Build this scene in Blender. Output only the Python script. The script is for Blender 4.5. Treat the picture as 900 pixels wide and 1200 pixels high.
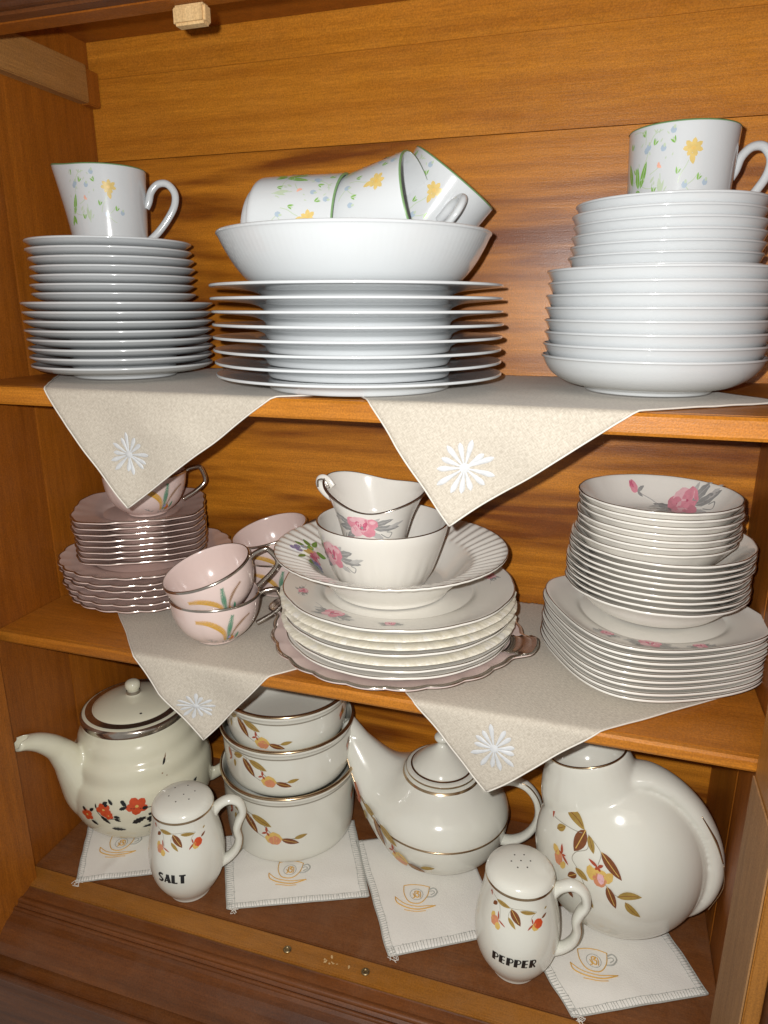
import bpy, bmesh, math, random
from mathutils import Vector, Matrix, noise
random.seed(7)
PI = math.pi
R_ = math.radians
scene = bpy.context.scene
C = scene.collection
for o in list(bpy.data.objects):
    bpy.data.objects.remove(o)

# ------------------------------------------------------------------ camera, light, exposure
cam_d = bpy.data.cameras.new('camera')
cam = bpy.data.objects.new('camera', cam_d)
C.objects.link(cam)
CAM = Vector((0, 0, .626))
cam.location = CAM
cam.rotation_euler = (R_(90 - 16.3), 0, R_(17.6))
cam_d.sensor_fit = 'VERTICAL'
cam_d.sensor_height = 36
cam_d.lens = 24.6
cam_d.clip_start = .01
cam_d.clip_end = 50
scene.camera = cam
world = bpy.data.worlds.new('World')
scene.world = world
world.use_nodes = True
bg = world.node_tree.nodes['Background']
bg.inputs[0].default_value = (1.0, .96, .90, 1)
bg.inputs[1].default_value = .24
pw, ww = R_(16.3), R_(17.6)
cr = Vector((math.cos(ww), math.sin(ww), 0))
cf = Vector((-math.sin(ww) * math.cos(pw), math.cos(ww) * math.cos(pw), -math.sin(pw)))
cu = cr.cross(cf)
fl_d = bpy.data.lights.new('phone_flash', 'POINT')         # the phone's own flash, beside its lens
fl_d.energy = 12.5
fl_d.color = (1.0, .99, .975)
fl_d.shadow_soft_size = .004
fl = bpy.data.objects.new('phone_flash', fl_d)
fl.location = CAM - .022 * cr + .014 * cu - .004 * cf
C.objects.link(fl)
rm_d = bpy.data.lights.new('room_fill', 'AREA')            # added weak warm fill above and behind the camera, no lamp known there
rm_d.energy = 1.2
rm_d.size = .9
rm_d.color = (1.0, .86, .68)
rm = bpy.data.objects.new('room_fill', rm_d)
rm.location = (.35, -.75, 1.75)
rm.rotation_euler = (Vector((-.2, .6, .4)) - rm.location).to_track_quat('-Z', 'Y').to_euler()
C.objects.link(rm)
scene.view_settings.view_transform = 'Standard'
scene.view_settings.look = 'None'
scene.view_settings.exposure = .5
scene.view_settings.gamma = 1
scene.view_settings.use_curve_mapping = False

# ------------------------------------------------------------------ materials
def mat_base(name):
    m = bpy.data.materials.new(name)
    m.use_nodes = True
    return m, m.node_tree, m.node_tree.nodes['Principled BSDF']

def lin(r, g, b):
    f = lambda c: ((c / 255 + .055) / 1.055) ** 2.4 if c > 10 else c / 255 / 12.92
    return (f(r), f(g), f(b), 1)

def porcelain(name, col, rough=.16, coat=.3, var=.05, scale=40, spec=.5):
    m, nt, p = mat_base(name)
    N, L = nt.nodes, nt.links
    tc = N.new('ShaderNodeTexCoord')
    n = N.new('ShaderNodeTexNoise'); n.inputs['Scale'].default_value = scale; n.inputs['Detail'].default_value = 5
    L.new(tc.outputs['Object'], n.inputs['Vector'])
    mx = N.new('ShaderNodeMix'); mx.data_type = 'RGBA'
    mx.inputs[6].default_value = col
    mx.inputs[7].default_value = (col[0] * (1 - var), col[1] * (1 - var * 1.2), col[2] * (1 - var * 2), 1)
    L.new(n.outputs['Fac'], mx.inputs[0])
    L.new(mx.outputs[2], p.inputs['Base Color'])
    rr = N.new('ShaderNodeMapRange')
    rr.inputs[3].default_value = rough * .8; rr.inputs[4].default_value = rough * 1.35
    L.new(n.outputs['Fac'], rr.inputs[0]); L.new(rr.outputs[0], p.inputs['Roughness'])
    p.inputs['Coat Weight'].default_value = coat
    p.inputs['Coat Roughness'].default_value = .05
    p.inputs['Specular IOR Level'].default_value = spec
    n2 = N.new('ShaderNodeTexNoise'); n2.inputs['Scale'].default_value = 130; n2.inputs['Detail'].default_value = 2
    L.new(tc.outputs['Object'], n2.inputs['Vector'])
    b = N.new('ShaderNodeBump'); b.inputs['Strength'].default_value = .05; b.inputs['Distance'].default_value = .001
    L.new(n2.outputs['Fac'], b.inputs['Height']); L.new(b.outputs[0], p.inputs['Normal'])
    return m

def metal(name, col, rough=.2):
    m, nt, p = mat_base(name)
    N, L = nt.nodes, nt.links
    p.inputs['Metallic'].default_value = .95
    tc = N.new('ShaderNodeTexCoord')
    n = N.new('ShaderNodeTexNoise'); n.inputs['Scale'].default_value = 160; n.inputs['Detail'].default_value = 4
    L.new(tc.outputs['Object'], n.inputs['Vector'])
    cr_ = N.new('ShaderNodeMix'); cr_.data_type = 'RGBA'
    cr_.inputs[6].default_value = col
    cr_.inputs[7].default_value = (col[0] * .6, col[1] * .55, col[2] * .5, 1)
    L.new(n.outputs['Fac'], cr_.inputs[0]); L.new(cr_.outputs[2], p.inputs['Base Color'])
    rr = N.new('ShaderNodeMapRange'); rr.inputs[3].default_value = rough * .6; rr.inputs[4].default_value = rough * 1.6
    L.new(n.outputs['Fac'], rr.inputs[0]); L.new(rr.outputs[0], p.inputs['Roughness'])
    return m

def paint(name, col, rough=.25, var=.35, scale=260):
    m, nt, p = mat_base(name)
    N, L = nt.nodes, nt.links
    tc = N.new('ShaderNodeTexCoord')
    n = N.new('ShaderNodeTexNoise'); n.inputs['Scale'].default_value = scale; n.inputs['Detail'].default_value = 3
    L.new(tc.outputs['Object'], n.inputs['Vector'])
    mx = N.new('ShaderNodeMix'); mx.data_type = 'RGBA'
    mx.inputs[6].default_value = (col[0] * (1 - var), col[1] * (1 - var), col[2] * (1 - var), 1)
    mx.inputs[7].default_value = tuple(min(1, c * (1 + var)) for c in col[:3]) + (1,)
    L.new(n.outputs['Fac'], mx.inputs[0]); L.new(mx.outputs[2], p.inputs['Base Color'])
    p.inputs['Roughness'].default_value = rough
    return m

def wood(name, light, dark, axis='x', figure=.0, rough=.38, dust=0., fine=1., coat=.0, wsc=1.):
    """varnished boards: long grain along the axis, optional strong wavy figure, optional dust"""
    m, nt, p = mat_base(name)
    N, L = nt.nodes, nt.links
    tc = N.new('ShaderNodeTexCoord'); oi = N.new('ShaderNodeObjectInfo')
    add = N.new('ShaderNodeVectorMath'); add.operation = 'ADD'
    mul = N.new('ShaderNodeVectorMath'); mul.operation = 'SCALE'; mul.inputs[0].default_value = (3.1, 7.7, 5.3)
    L.new(oi.outputs['Random'], mul.inputs['Scale'])
    L.new(tc.outputs['Object'], add.inputs[0]); L.new(mul.outputs[0], add.inputs[1])
    def mapped(sl, sc):
        mp = N.new('ShaderNodeMapping')
        v = [sc, sc, sc]; v['xyz'.index(axis)] = sl
        mp.inputs['Scale'].default_value = v
        L.new(add.outputs[0], mp.inputs[0]); return mp.outputs[0]
    n1 = N.new('ShaderNodeTexNoise'); n1.inputs['Scale'].default_value = 1; n1.inputs['Detail'].default_value = 8
    n1.inputs['Roughness'].default_value = .6; n1.inputs['Distortion'].default_value = .6
    L.new(mapped(3 * wsc, 34 * wsc), n1.inputs['Vector'])
    n2 = N.new('ShaderNodeTexNoise'); n2.inputs['Scale'].default_value = 1; n2.inputs['Detail'].default_value = 6
    n2.inputs['Roughness'].default_value = .7
    L.new(mapped(28 * fine, 560 * fine), n2.inputs['Vector'])
    n3 = N.new('ShaderNodeTexNoise'); n3.inputs['Scale'].default_value = 1; n3.inputs['Detail'].default_value = 3
    n3.inputs['Distortion'].default_value = .9
    L.new(mapped(2.4, 21), n3.inputs['Vector'])
    wv = N.new('ShaderNodeTexWave'); wv.bands_direction = {'x': 'Z', 'y': 'X', 'z': 'Y'}[axis]
    wv.inputs['Scale'].default_value = 1; wv.inputs['Distortion'].default_value = 9; wv.inputs['Detail'].default_value = 3
    wv.inputs['Detail Scale'].default_value = 1.2
    L.new(mapped(2.2, 20), wv.inputs['Vector'])
    mx = N.new('ShaderNodeMix'); mx.data_type = 'RGBA'
    mx.inputs[6].default_value = light; mx.inputs[7].default_value = dark
    cr1 = N.new('ShaderNodeMapRange'); cr1.inputs[1].default_value = .32; cr1.inputs[2].default_value = .72
    L.new(n1.outputs['Fac'], cr1.inputs[0])
    m0 = N.new('ShaderNodeMath'); m0.operation = 'MULTIPLY'; m0.inputs[1].default_value = .55 - .2 * figure
    L.new(cr1.outputs[0], m0.inputs[0])
    mw = N.new('ShaderNodeMath'); mw.operation = 'MULTIPLY'; mw.inputs[1].default_value = .18
    L.new(wv.outputs['Fac'], mw.inputs[0])
    m1 = N.new('ShaderNodeMath'); m1.operation = 'ADD'; L.new(m0.outputs[0], m1.inputs[0]); L.new(mw.outputs[0], m1.inputs[1])
    cr3 = N.new('ShaderNodeMapRange'); cr3.inputs[1].default_value = .42; cr3.inputs[2].default_value = .70
    cr3.inputs[4].default_value = figure
    L.new(n3.outputs['Fac'], cr3.inputs[0])
    m2 = N.new('ShaderNodeMath'); m2.operation = 'ADD'; m2.use_clamp = True
    L.new(m1.outputs[0], m2.inputs[0]); L.new(cr3.outputs[0], m2.inputs[1])
    L.new(m2.outputs[0], mx.inputs[0])
    f2 = N.new('ShaderNodeMapRange'); f2.inputs[1].default_value = .3; f2.inputs[2].default_value = .7
    f2.inputs[3].default_value = .80; f2.inputs[4].default_value = 1.14
    L.new(n2.outputs['Fac'], f2.inputs[0])
    sc = N.new('ShaderNodeVectorMath'); sc.operation = 'SCALE'
    L.new(mx.outputs[2], sc.inputs[0]); L.new(f2.outputs[0], sc.inputs['Scale'])
    n6 = N.new('ShaderNodeTexNoise'); n6.inputs['Scale'].default_value = 700; n6.inputs['Detail'].default_value = 2
    L.new(add.outputs[0], n6.inputs['Vector'])
    f6 = N.new('ShaderNodeMapRange'); f6.inputs[1].default_value = .3; f6.inputs[2].default_value = .7
    f6.inputs[3].default_value = .82; f6.inputs[4].default_value = 1.16
    L.new(n6.outputs['Fac'], f6.inputs[0])
    sc6 = N.new('ShaderNodeVectorMath'); sc6.operation = 'SCALE'
    L.new(sc.outputs[0], sc6.inputs[0]); L.new(f6.outputs[0], sc6.inputs['Scale'])
    out = sc6.outputs[0]
    # fine pores, dust and scuffs
    n4 = N.new('ShaderNodeTexNoise'); n4.inputs['Scale'].default_value = 26; n4.inputs['Detail'].default_value = 9
    n4.inputs['Roughness'].default_value = .72
    L.new(add.outputs[0], n4.inputs['Vector'])
    dm = N.new('ShaderNodeMapRange'); dm.inputs[1].default_value = .42; dm.inputs[2].default_value = .78
    dm.inputs[4].default_value = .02 + dust
    L.new(n4.outputs['Fac'], dm.inputs[0])
    dx = N.new('ShaderNodeMix'); dx.data_type = 'RGBA'; dx.inputs[7].default_value = (.42, .32, .22, 1)
    L.new(dm.outputs[0], dx.inputs[0]); L.new(out, dx.inputs[6])
    L.new(dx.outputs[2], p.inputs['Base Color'])
    rr = N.new('ShaderNodeMapRange'); rr.inputs[3].default_value = rough * .75; rr.inputs[4].default_value = rough * 1.4
    L.new(n4.outputs['Fac'], rr.inputs[0]); L.new(rr.outputs[0], p.inputs['Roughness'])
    p.inputs['Coat Weight'].default_value = coat; p.inputs['Coat Roughness'].default_value = .14; p.inputs['Specular IOR Level'].default_value = .38
    b = N.new('ShaderNodeBump'); b.inputs['Strength'].default_value = .22; b.inputs['Distance'].default_value = .0006
    ma = N.new('ShaderNodeMath'); ma.operation = 'ADD'
    L.new(n2.outputs['Fac'], ma.inputs[0])
    n5 = N.new('ShaderNodeTexNoise'); n5.inputs['Scale'].default_value = 900; n5.inputs['Detail'].default_value = 2
    L.new(add.outputs[0], n5.inputs['Vector']); L.new(n5.outputs['Fac'], ma.inputs[1])
    L.new(ma.outputs[0], b.inputs['Height']); L.new(b.outputs[0], p.inputs['Normal'])
    return m

def cloth(name, col, dark, weave=620, strength=.5, rough=.9, blotch=.25):
    m, nt, p = mat_base(name)
    N, L = nt.nodes, nt.links
    tc = N.new('ShaderNodeTexCoord')
    acc = None
    for ax in ((weave, weave * .3, weave), (weave * .3, weave, weave)):
        mp = N.new('ShaderNodeMapping'); mp.inputs['Scale'].default_value = ax
        mp.inputs['Rotation'].default_value = (0, 0, 0)
        L.new(tc.outputs['UV'], mp.inputs[0])
        n = N.new('ShaderNodeTexNoise'); n.inputs['Scale'].default_value = 1; n.inputs['Detail'].default_value = 2
        L.new(mp.outputs[0], n.inputs['Vector'])
        if acc is None: acc = n.outputs['Fac']
        else:
            a = N.new('ShaderNodeMath'); a.operation = 'ADD'; L.new(acc, a.inputs[0]); L.new(n.outputs['Fac'], a.inputs[1]); acc = a.outputs[0]
    rg = N.new('ShaderNodeMapRange'); rg.inputs[1].default_value = .75; rg.inputs[2].default_value = 1.25
    L.new(acc, rg.inputs[0])
    nb = N.new('ShaderNodeTexNoise'); nb.inputs['Scale'].default_value = 24; nb.inputs['Detail'].default_value = 5
    L.new(tc.outputs['UV'], nb.inputs['Vector'])
    mm = N.new('ShaderNodeMath'); mm.operation = 'MULTIPLY'; mm.inputs[1].default_value = strength
    L.new(rg.outputs[0], mm.inputs[0])
    mb = N.new('ShaderNodeMath'); mb.operation = 'MULTIPLY_ADD'; mb.inputs[1].default_value = blotch
    L.new(nb.outputs['Fac'], mb.inputs[0]); L.new(mm.outputs[0], mb.inputs[2])
    mx = N.new('ShaderNodeMix'); mx.data_type = 'RGBA'; mx.inputs[6].default_value = col; mx.inputs[7].default_value = dark
    L.new(mb.outputs[0], mx.inputs[0]); L.new(mx.outputs[2], p.inputs['Base Color'])
    p.inputs['Roughness'].default_value = rough
    p.inputs['Sheen Weight'].default_value = .15
    b = N.new('ShaderNodeBump'); b.inputs['Strength'].default_value = .5; b.inputs['Distance'].default_value = .0005
    L.new(acc, b.inputs['Height']); L.new(b.outputs[0], p.inputs['Normal'])
    return m

M = {}
M['white'] = porcelain('white_porcelain', (.575, .60, .615, 1), .12, .35, .02)
M['ivory'] = porcelain('ivory_glaze', (.77, .745, .69, 1), .14, .3, .03)
M['cream'] = porcelain('cream_glaze', (.75, .745, .67, 1), .12, .35, .04)
M['yellowcream'] = porcelain('yellow_cream_glaze', (.74, .72, .57, 1), .12, .35, .05)
M['pink'] = porcelain('pale_pink_glaze', (.73, .585, .545, 1), .15, .3, .04)
M['mauve'] = porcelain('dusky_pink_glaze', (.74, .575, .53, 1), .17, .3, .06)
M['lace'] = porcelain('flaky_cream_relief', (.79, .76, .70, 1), .35, 0, .20, 150)
M['silver'] = metal('silver_lustre', (.62, .58, .53, 1), .16)
M['gold'] = metal('gold_lustre', (.62, .47, .30, 1), .2)
M['brass'] = metal('dull_brass', (.35, .27, .15, 1), .35)
M['green_line'] = paint('green_rim_paint', (.16, .28, .12), .3, .15)
M['p_yellow'] = paint('watercolour_yellow', (.62, .46, .16), .2, .18)
M['p_green'] = paint('watercolour_green', (.20, .40, .08), .2, .3)
M['p_pale'] = paint('watercolour_pale_green', (.46, .54, .40), .2, .1)
M['p_blue'] = paint('watercolour_blue', (.36, .44, .52), .2, .12)
M['p_salmon'] = paint('watercolour_salmon', (.75, .40, .30), .2, .2)
M['brown'] = paint('leaf_brown', (.19, .062, .02), .3, .35)
M['olive'] = paint('leaf_olive', (.36, .235, .055), .3, .3)
M['rust'] = paint('rust_red', (.38, .065, .025), .3, .3)
M['peach'] = paint('peach_petal', (.62, .25, .13), .3, .2)
M['ochre'] = paint('ochre_petal', (.66, .44, .12), .3, .2)
M['stem'] = paint('grey_stem', (.33, .30, .24), .4, .1)
M['orange'] = paint('orange_red_petal', (.58, .075, .02), .3, .3)
M['black'] = paint('black_print', (.012, .013, .014), .3, .2)
M['rose'] = paint('rose_pink', (.68, .27, .33), .25, .2)
M['rose_d'] = paint('rose_deep_pink', (.56, .13, .21), .25, .25)
M['rose_l'] = paint('rose_light_pink', (.74, .45, .48), .25, .15)
M['greyleaf'] = paint('grey_leaf', (.30, .30, .29), .25, .25)
M['greyleaf_l'] = paint('pale_grey_leaf', (.48, .47, .45), .25, .15)
M['violet'] = paint('violet_petal', (.30, .27, .50), .25, .3)
M['leafgreen'] = paint('leaf_green', (.17, .30, .07), .25, .3)
M['wheat'] = paint('golden_wheat', (.60, .33, .045), .3, .35, 700)
M['teal'] = paint('teal_leaf', (.07, .25, .15), .3, .3, 700)
M['wheat_d'] = paint('brown_wheat', (.27, .15, .07), .3, .35, 700)
M['linen'] = cloth('beige_linen', (.60, .545, .455, 1), (.36, .315, .25, 1), 950, .58)
M['cotton'] = cloth('white_cotton', (.82, .79, .73, 1), (.68, .65, .58, 1), 1300, .22, .9, .15)
M['thread'] = paint('white_satin_thread', (.54, .55, .555), .55, .2)
M['hem'] = paint('linen_hem_thread', (.68, .64, .57), .8, .1)
M['greythread'] = paint('grey_thread', (.42, .42, .38), .7, .2)
M['goldthread'] = paint('gold_thread', (.66, .38, .08), .6, .2)
M['dark'] = paint('dark_hole', (.03, .025, .02), .6, .1)
M['w_plain'] = wood('honey_board', (.64, .245, .022, 1), (.38, .120, .008, 1), 'x', .22, .34)
M['w_fig'] = wood('figured_board', (.66, .245, .020, 1), (.20, .052, .004, 1), 'x', .9, .32)
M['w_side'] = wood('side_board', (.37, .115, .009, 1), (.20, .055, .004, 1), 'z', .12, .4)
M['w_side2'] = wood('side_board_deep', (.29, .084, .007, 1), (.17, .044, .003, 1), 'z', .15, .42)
M['w_shelf'] = wood('shelf_board', (.44, .150, .014, 1), (.26, .078, .006, 1), 'x', .12, .4)
M['w_edge'] = wood('shelf_edge', (.56, .210, .020, 1), (.28, .085, .007, 1), 'x', .4, .38)
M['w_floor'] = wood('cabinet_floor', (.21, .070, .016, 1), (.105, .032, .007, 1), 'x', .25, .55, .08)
M['w_strip'] = wood('worn_strip', (.34, .130, .016, 1), (.20, .070, .008, 1), 'x', .1, .45, .07)
M['w_mould'] = wood('red_brown_moulding', (.185, .056, .010, 1), (.055, .015, .003, 1), 'x', .55, .42, .03)
M['w_stile'] = wood('stile_face', (.36, .145, .020, 1), (.23, .085, .011, 1), 'z', .1, .4)
M['w_raw'] = wood('dusty_raw_wood', (.34, .175, .065, 1), (.23, .11, .038, 1), 'z', .08, .7, .06)
M['w_cleat'] = wood('dusty_cleat', (.40, .19, .046, 1), (.27, .12, .026, 1), 'y', .08, .7, .05)
M['w_block'] = wood('pale_block', (.62, .42, .20, 1), (.45, .27, .11, 1), 'z', .05, .6, .1, coat=0, wsc=3)
M['w_gap'] = paint('dark_gap', (.02, .010, .005), .8, .2)

# ------------------------------------------------------------------ mesh helpers
def mesh(name, V, F, mats, fm=None, parent=None, smooth=True, uv=None):
    me = bpy.data.meshes.new(name)
    me.from_pydata([tuple(v) for v in V], [], F)
    if not isinstance(mats, (list, tuple)): mats = [mats]
    for m in mats: me.materials.append(m)
    if fm: me.polygons.foreach_set('material_index', fm)
    if smooth: me.polygons.foreach_set('use_smooth', [True] * len(F))
    if uv:
        l = me.uv_layers.new(name='UVMap')
        for i, lp in enumerate(me.loops): l.data[i].uv = uv[lp.vertex_index]
    me.validate(); me.update()
    o = bpy.data.objects.new(name, me)
    C.objects.link(o)
    if parent: o.parent = parent
    return o

def T(o, label, cat, group=None, kind=None):
    o['label'] = label; o['category'] = cat
    if group: o['group'] = group
    if kind: o['kind'] = kind
    return o

def thing(name, loc, label, cat, group=None, rot=0):
    o = bpy.data.objects.new(name, None); C.objects.link(o)
    o.location = loc; o.rotation_euler = (0, 0, rot); o.empty_display_size = .02
    return T(o, label, cat, group)

def dup(root, loc=None, rot=None, label=None, group=None, scale=None):
    r = root.copy(); C.objects.link(r)
    if loc is not None: r.location = loc
    if rot is not None: r.rotation_euler = rot
    if scale is not None: r.scale = scale
    if label: r['label'] = label
    if group: r['group'] = group
    for ch in list(root.children):
        c = ch.copy(); C.objects.link(c); c.parent = r
        for g in list(ch.children):
            d = g.copy(); C.objects.link(d); d.parent = c
    return r

def box(name, x0, x1, y0, y1, z0, z1, m, parent=None, bev=.0012, smooth=False):
    bm = bmesh.new(); bmesh.ops.create_cube(bm, size=1)
    for v in bm.verts:
        v.co = Vector(((x0 + x1) / 2 + v.co.x * (x1 - x0), (y0 + y1) / 2 + v.co.y * (y1 - y0), (z0 + z1) / 2 + v.co.z * (z1 - z0)))
    if bev: bmesh.ops.bevel(bm, geom=list(bm.edges), offset=bev, segments=2, affect='EDGES')
    me = bpy.data.meshes.new(name); bm.to_mesh(me); bm.free()
    me.materials.append(m)
    o = bpy.data.objects.new(name, me); C.objects.link(o)
    if parent: o.parent = parent
    return o

def chaikin(P, n=2):
    for _ in range(n):
        Q = [P[0]]
        for a, b in zip(P[:-1], P[1:]):
            Q.append(tuple(.75 * x + .25 * y for x, y in zip(a, b)))
            Q.append(tuple(.25 * x + .75 * y for x, y in zip(a, b)))
        Q.append(P[-1]); P = Q
    return P

def lathe(P, n=96, mod=None, sm=2):
    """P from the inside bottom centre round the outside to the inside top centre"""
    P = chaikin(P, sm)
    V, F = [], []
    rings = []
    for (r, z) in P:
        if r < 1e-6:
            rings.append([len(V)] * n)
            V.append((0, 0, mod(0, 0, z)[1] if mod else z))
        else:
            k = len(V); rings.append(list(range(k, k + n)))
            for i in range(n):
                a = 2 * PI * i / n
                rr, zz = mod(a, r, z) if mod else (r, z)
                V.append((rr * math.cos(a), rr * math.sin(a), zz))
    for A, B in zip(rings[:-1], rings[1:]):
        for i in range(n):
            j = (i + 1) % n
            f = [A[i], A[j], B[j], B[i]]
            g = []
            for x in f:
                if x not in g: g.append(x)
            if len(g) > 2: F.append(g)
    return V, F

def cat_rom(P, k=8):
    P = [Vector(p) for p in P]
    Q = []
    for i in range(len(P) - 1):
        p0 = P[max(i - 1, 0)]; p1 = P[i]; p2 = P[i + 1]; p3 = P[min(i + 2, len(P) - 1)]
        for j in range(k):
            t = j / k
            Q.append(.5 * ((2 * p1) + (p2 - p0) * t + (2 * p0 - 5 * p1 + 4 * p2 - p3) * t * t + (3 * p1 - p0 - 3 * p2 + p3) * t ** 3))
    Q.append(P[-1]); return Q

def sweep(path, rad, n=12, up=(0, 0, 1), caps=True, closed=False):
    """rad: list of (a,b); a along the side vector, b along the other"""
    V, F = [], []
    m = len(path)
    upv = Vector(up)
    for i, p in enumerate(path):
        if closed: t = path[(i + 1) % m] - path[i - 1]
        else: t = path[min(i + 1, m - 1)] - path[max(i - 1, 0)]
        t.normalize()
        s = upv - t * upv.dot(t)
        if s.length < 1e-4: s = Vector((1, 0, 0)).cross(t)
        s.normalize(); q = t.cross(s)
        f = i / (m - 1) * (len(rad) - 1); k = min(int(f), len(rad) - 2) if len(rad) > 1 else 0; f -= k
        ra, rb = rad[k]
        if len(rad) > 1: ra += (rad[k + 1][0] - ra) * f; rb += (rad[k + 1][1] - rb) * f
        for j in range(n):
            a = 2 * PI * j / n
            V.append(p + s * (ra * math.cos(a)) + q * (rb * math.sin(a)))
    for i in range(m if closed else m - 1):
        for j in range(n):
            a, b = i * n + j, i * n + (j + 1) % n
            c, d = ((i + 1) % m) * n + (j + 1) % n, ((i + 1) % m) * n + j
            F.append([a, b, c, d])
    if caps and not closed:
        F.append(list(range(n))[::-1]); F.append([(m - 1) * n + j for j in range(n)])
    return V, F

def join(parts):
    V, F, fm = [], [], []
    for k, (v, f) in enumerate(parts):
        o = len(V); V += list(v); F += [[i + o for i in g] for g in f]; fm += [k] * len(f)
    return V, F, fm

def interp(P, z):
    for (r0, z0), (r1, z1) in zip(P[:-1], P[1:]):
        if (z0 - z) * (z1 - z) <= 0 and abs(z1 - z0) > 1e-9:
            return r0 + (r1 - r0) * (z - z0) / (z1 - z0)
    return P[-1][0] if abs(z - P[-1][1]) < abs(z - P[0][1]) else P[0][0]

class Decal:
    """thin printed transfer made of small curved shapes laid on a surface"""
    def __init__(s, fn, base=.00022):
        s.fn = fn; s.V = []; s.F = []; s.fm = []; s.mats = []; s.k = 0; s.base = base
    def mi(s, m):
        if m not in s.mats: s.mats.append(m)
        return s.mats.index(m)
    def strip(s, L, R, m):
        off = s.base + s.k * .0000055; s.k += 1
        o = len(s.V); n = len(L)
        for a, b in zip(L, R):
            s.V.append(s.fn(a[0], a[1], off)); s.V.append(s.fn((a[0] + b[0]) / 2, (a[1] + b[1]) / 2, off)); s.V.append(s.fn(b[0], b[1], off))
        for i in range(n - 1):
            for j in (0, 1):
                a = o + i * 3 + j
                s.F.append([a, a + 1, a + 4, a + 3]); s.fm.append(s.mi(m))
    def leaf(s, x0, y0, x1, y1, w, m, vein=None, bend=0., seg=7, jag=0.):
        dx, dy = x1 - x0, y1 - y0; L = math.hypot(dx, dy); ux, uy = dx / L, dy / L; nx, ny = -uy, ux
        A, B, Cn = [], [], []
        for i in range(seg + 1):
            t = i / seg; c = bend * L * math.sin(PI * t)
            h = w / 2 * math.sin(PI * min(1, t ** .85)) ** .8 if 0 < t < 1 else .00002
            if jag and i % 2: h *= 1 - jag
            cx, cy = x0 + dx * t + nx * c, y0 + dy * t + ny * c
            A.append((cx + nx * h, cy + ny * h)); B.append((cx - nx * h, cy - ny * h)); Cn.append((cx, cy))
        s.strip(A, B, m)
        if vein: s.line(Cn[:-1], w * .07, vein)
    def line(s, P, w, m):
        A, B = [], []
        for i, p in enumerate(P):
            q0, q1 = P[max(i - 1, 0)], P[min(i + 1, len(P) - 1)]
            dx, dy = q1[0] - q0[0], q1[1] - q0[1]; L = math.hypot(dx, dy) or 1
            A.append((p[0] - dy / L * w / 2, p[1] + dx / L * w / 2)); B.append((p[0] + dy / L * w / 2, p[1] - dx / L * w / 2))
        s.strip(A, B, m)
    def curve(s, P, w, m, k=5):
        s.line([(v.x, v.y) for v in cat_rom([(x, y, 0) for x, y in P], k)], w, m)
    def blob(s, x, y, rx, ry, m, ang=0., wob=.12, seed=0):
        A, B = [], []
        ca, sa = math.cos(ang), math.sin(ang); rn = random.Random(seed + s.k)
        for i in range(7):
            t = -1 + 2 * i / 6; h = math.sqrt(max(1 - t * t, .0004))
            h1 = h * (1 + rn.uniform(-wob, wob)); h2 = h * (1 + rn.uniform(-wob, wob))
            A.append((x + rx * t * ca - ry * h1 * sa, y + rx * t * sa + ry * h1 * ca))
            B.append((x + rx * t * ca + ry * h2 * sa, y + rx * t * sa - ry * h2 * ca))
        s.strip(A, B, m)
    def build(s, name, parent):
        return mesh(name, s.V, s.F, [M[m] for m in s.mats], s.fm, parent, True)

def on_lathe(P, th0, z0, rref=None, mod=None):
    """surface map: x to the right as seen from outside, y up, on a body of revolution"""
    P = [p for p in P]
    def fn(x, y, off):
        z = z0 + y; r = interp(P, z)
        th = th0 + x / (rref or interp(P, z0))
        if mod: r, z = mod(th, r, z)
        return (math.cos(th) * (r + off), math.sin(th) * (r + off), z)
    return fn

def on_top(zt, ang, cx=0, cy=0):
    ca, sa = math.cos(ang), math.sin(ang)
    def fn(x, y, off):
        X, Y = cx + x * ca - y * sa, cy + x * sa + y * ca
        return (X, Y, zt(math.hypot(X, Y)) + off)
    return fn

# ---- printed motifs -------------------------------------------------
def S(D, k, ox, oy):
    """helpers in crop pixels: k metres per pixel, y down"""
    def lf(x0, y0, x1, y1, w, m, vein=None, bend=0.): D.leaf((x0 - ox) * k, (oy - y0) * k, (x1 - ox) * k, (oy - y1) * k, w * k, m, vein, bend)
    def bl(x, y, rx, ry, m, ang=0.): D.blob((x - ox) * k, (oy - y) * k, rx * k, ry * k, m, ang)
    def cv(P, w, m): D.curve([((x - ox) * k, (oy - y) * k) for x, y in P], w * k, m)
    return lf, bl, cv

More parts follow.
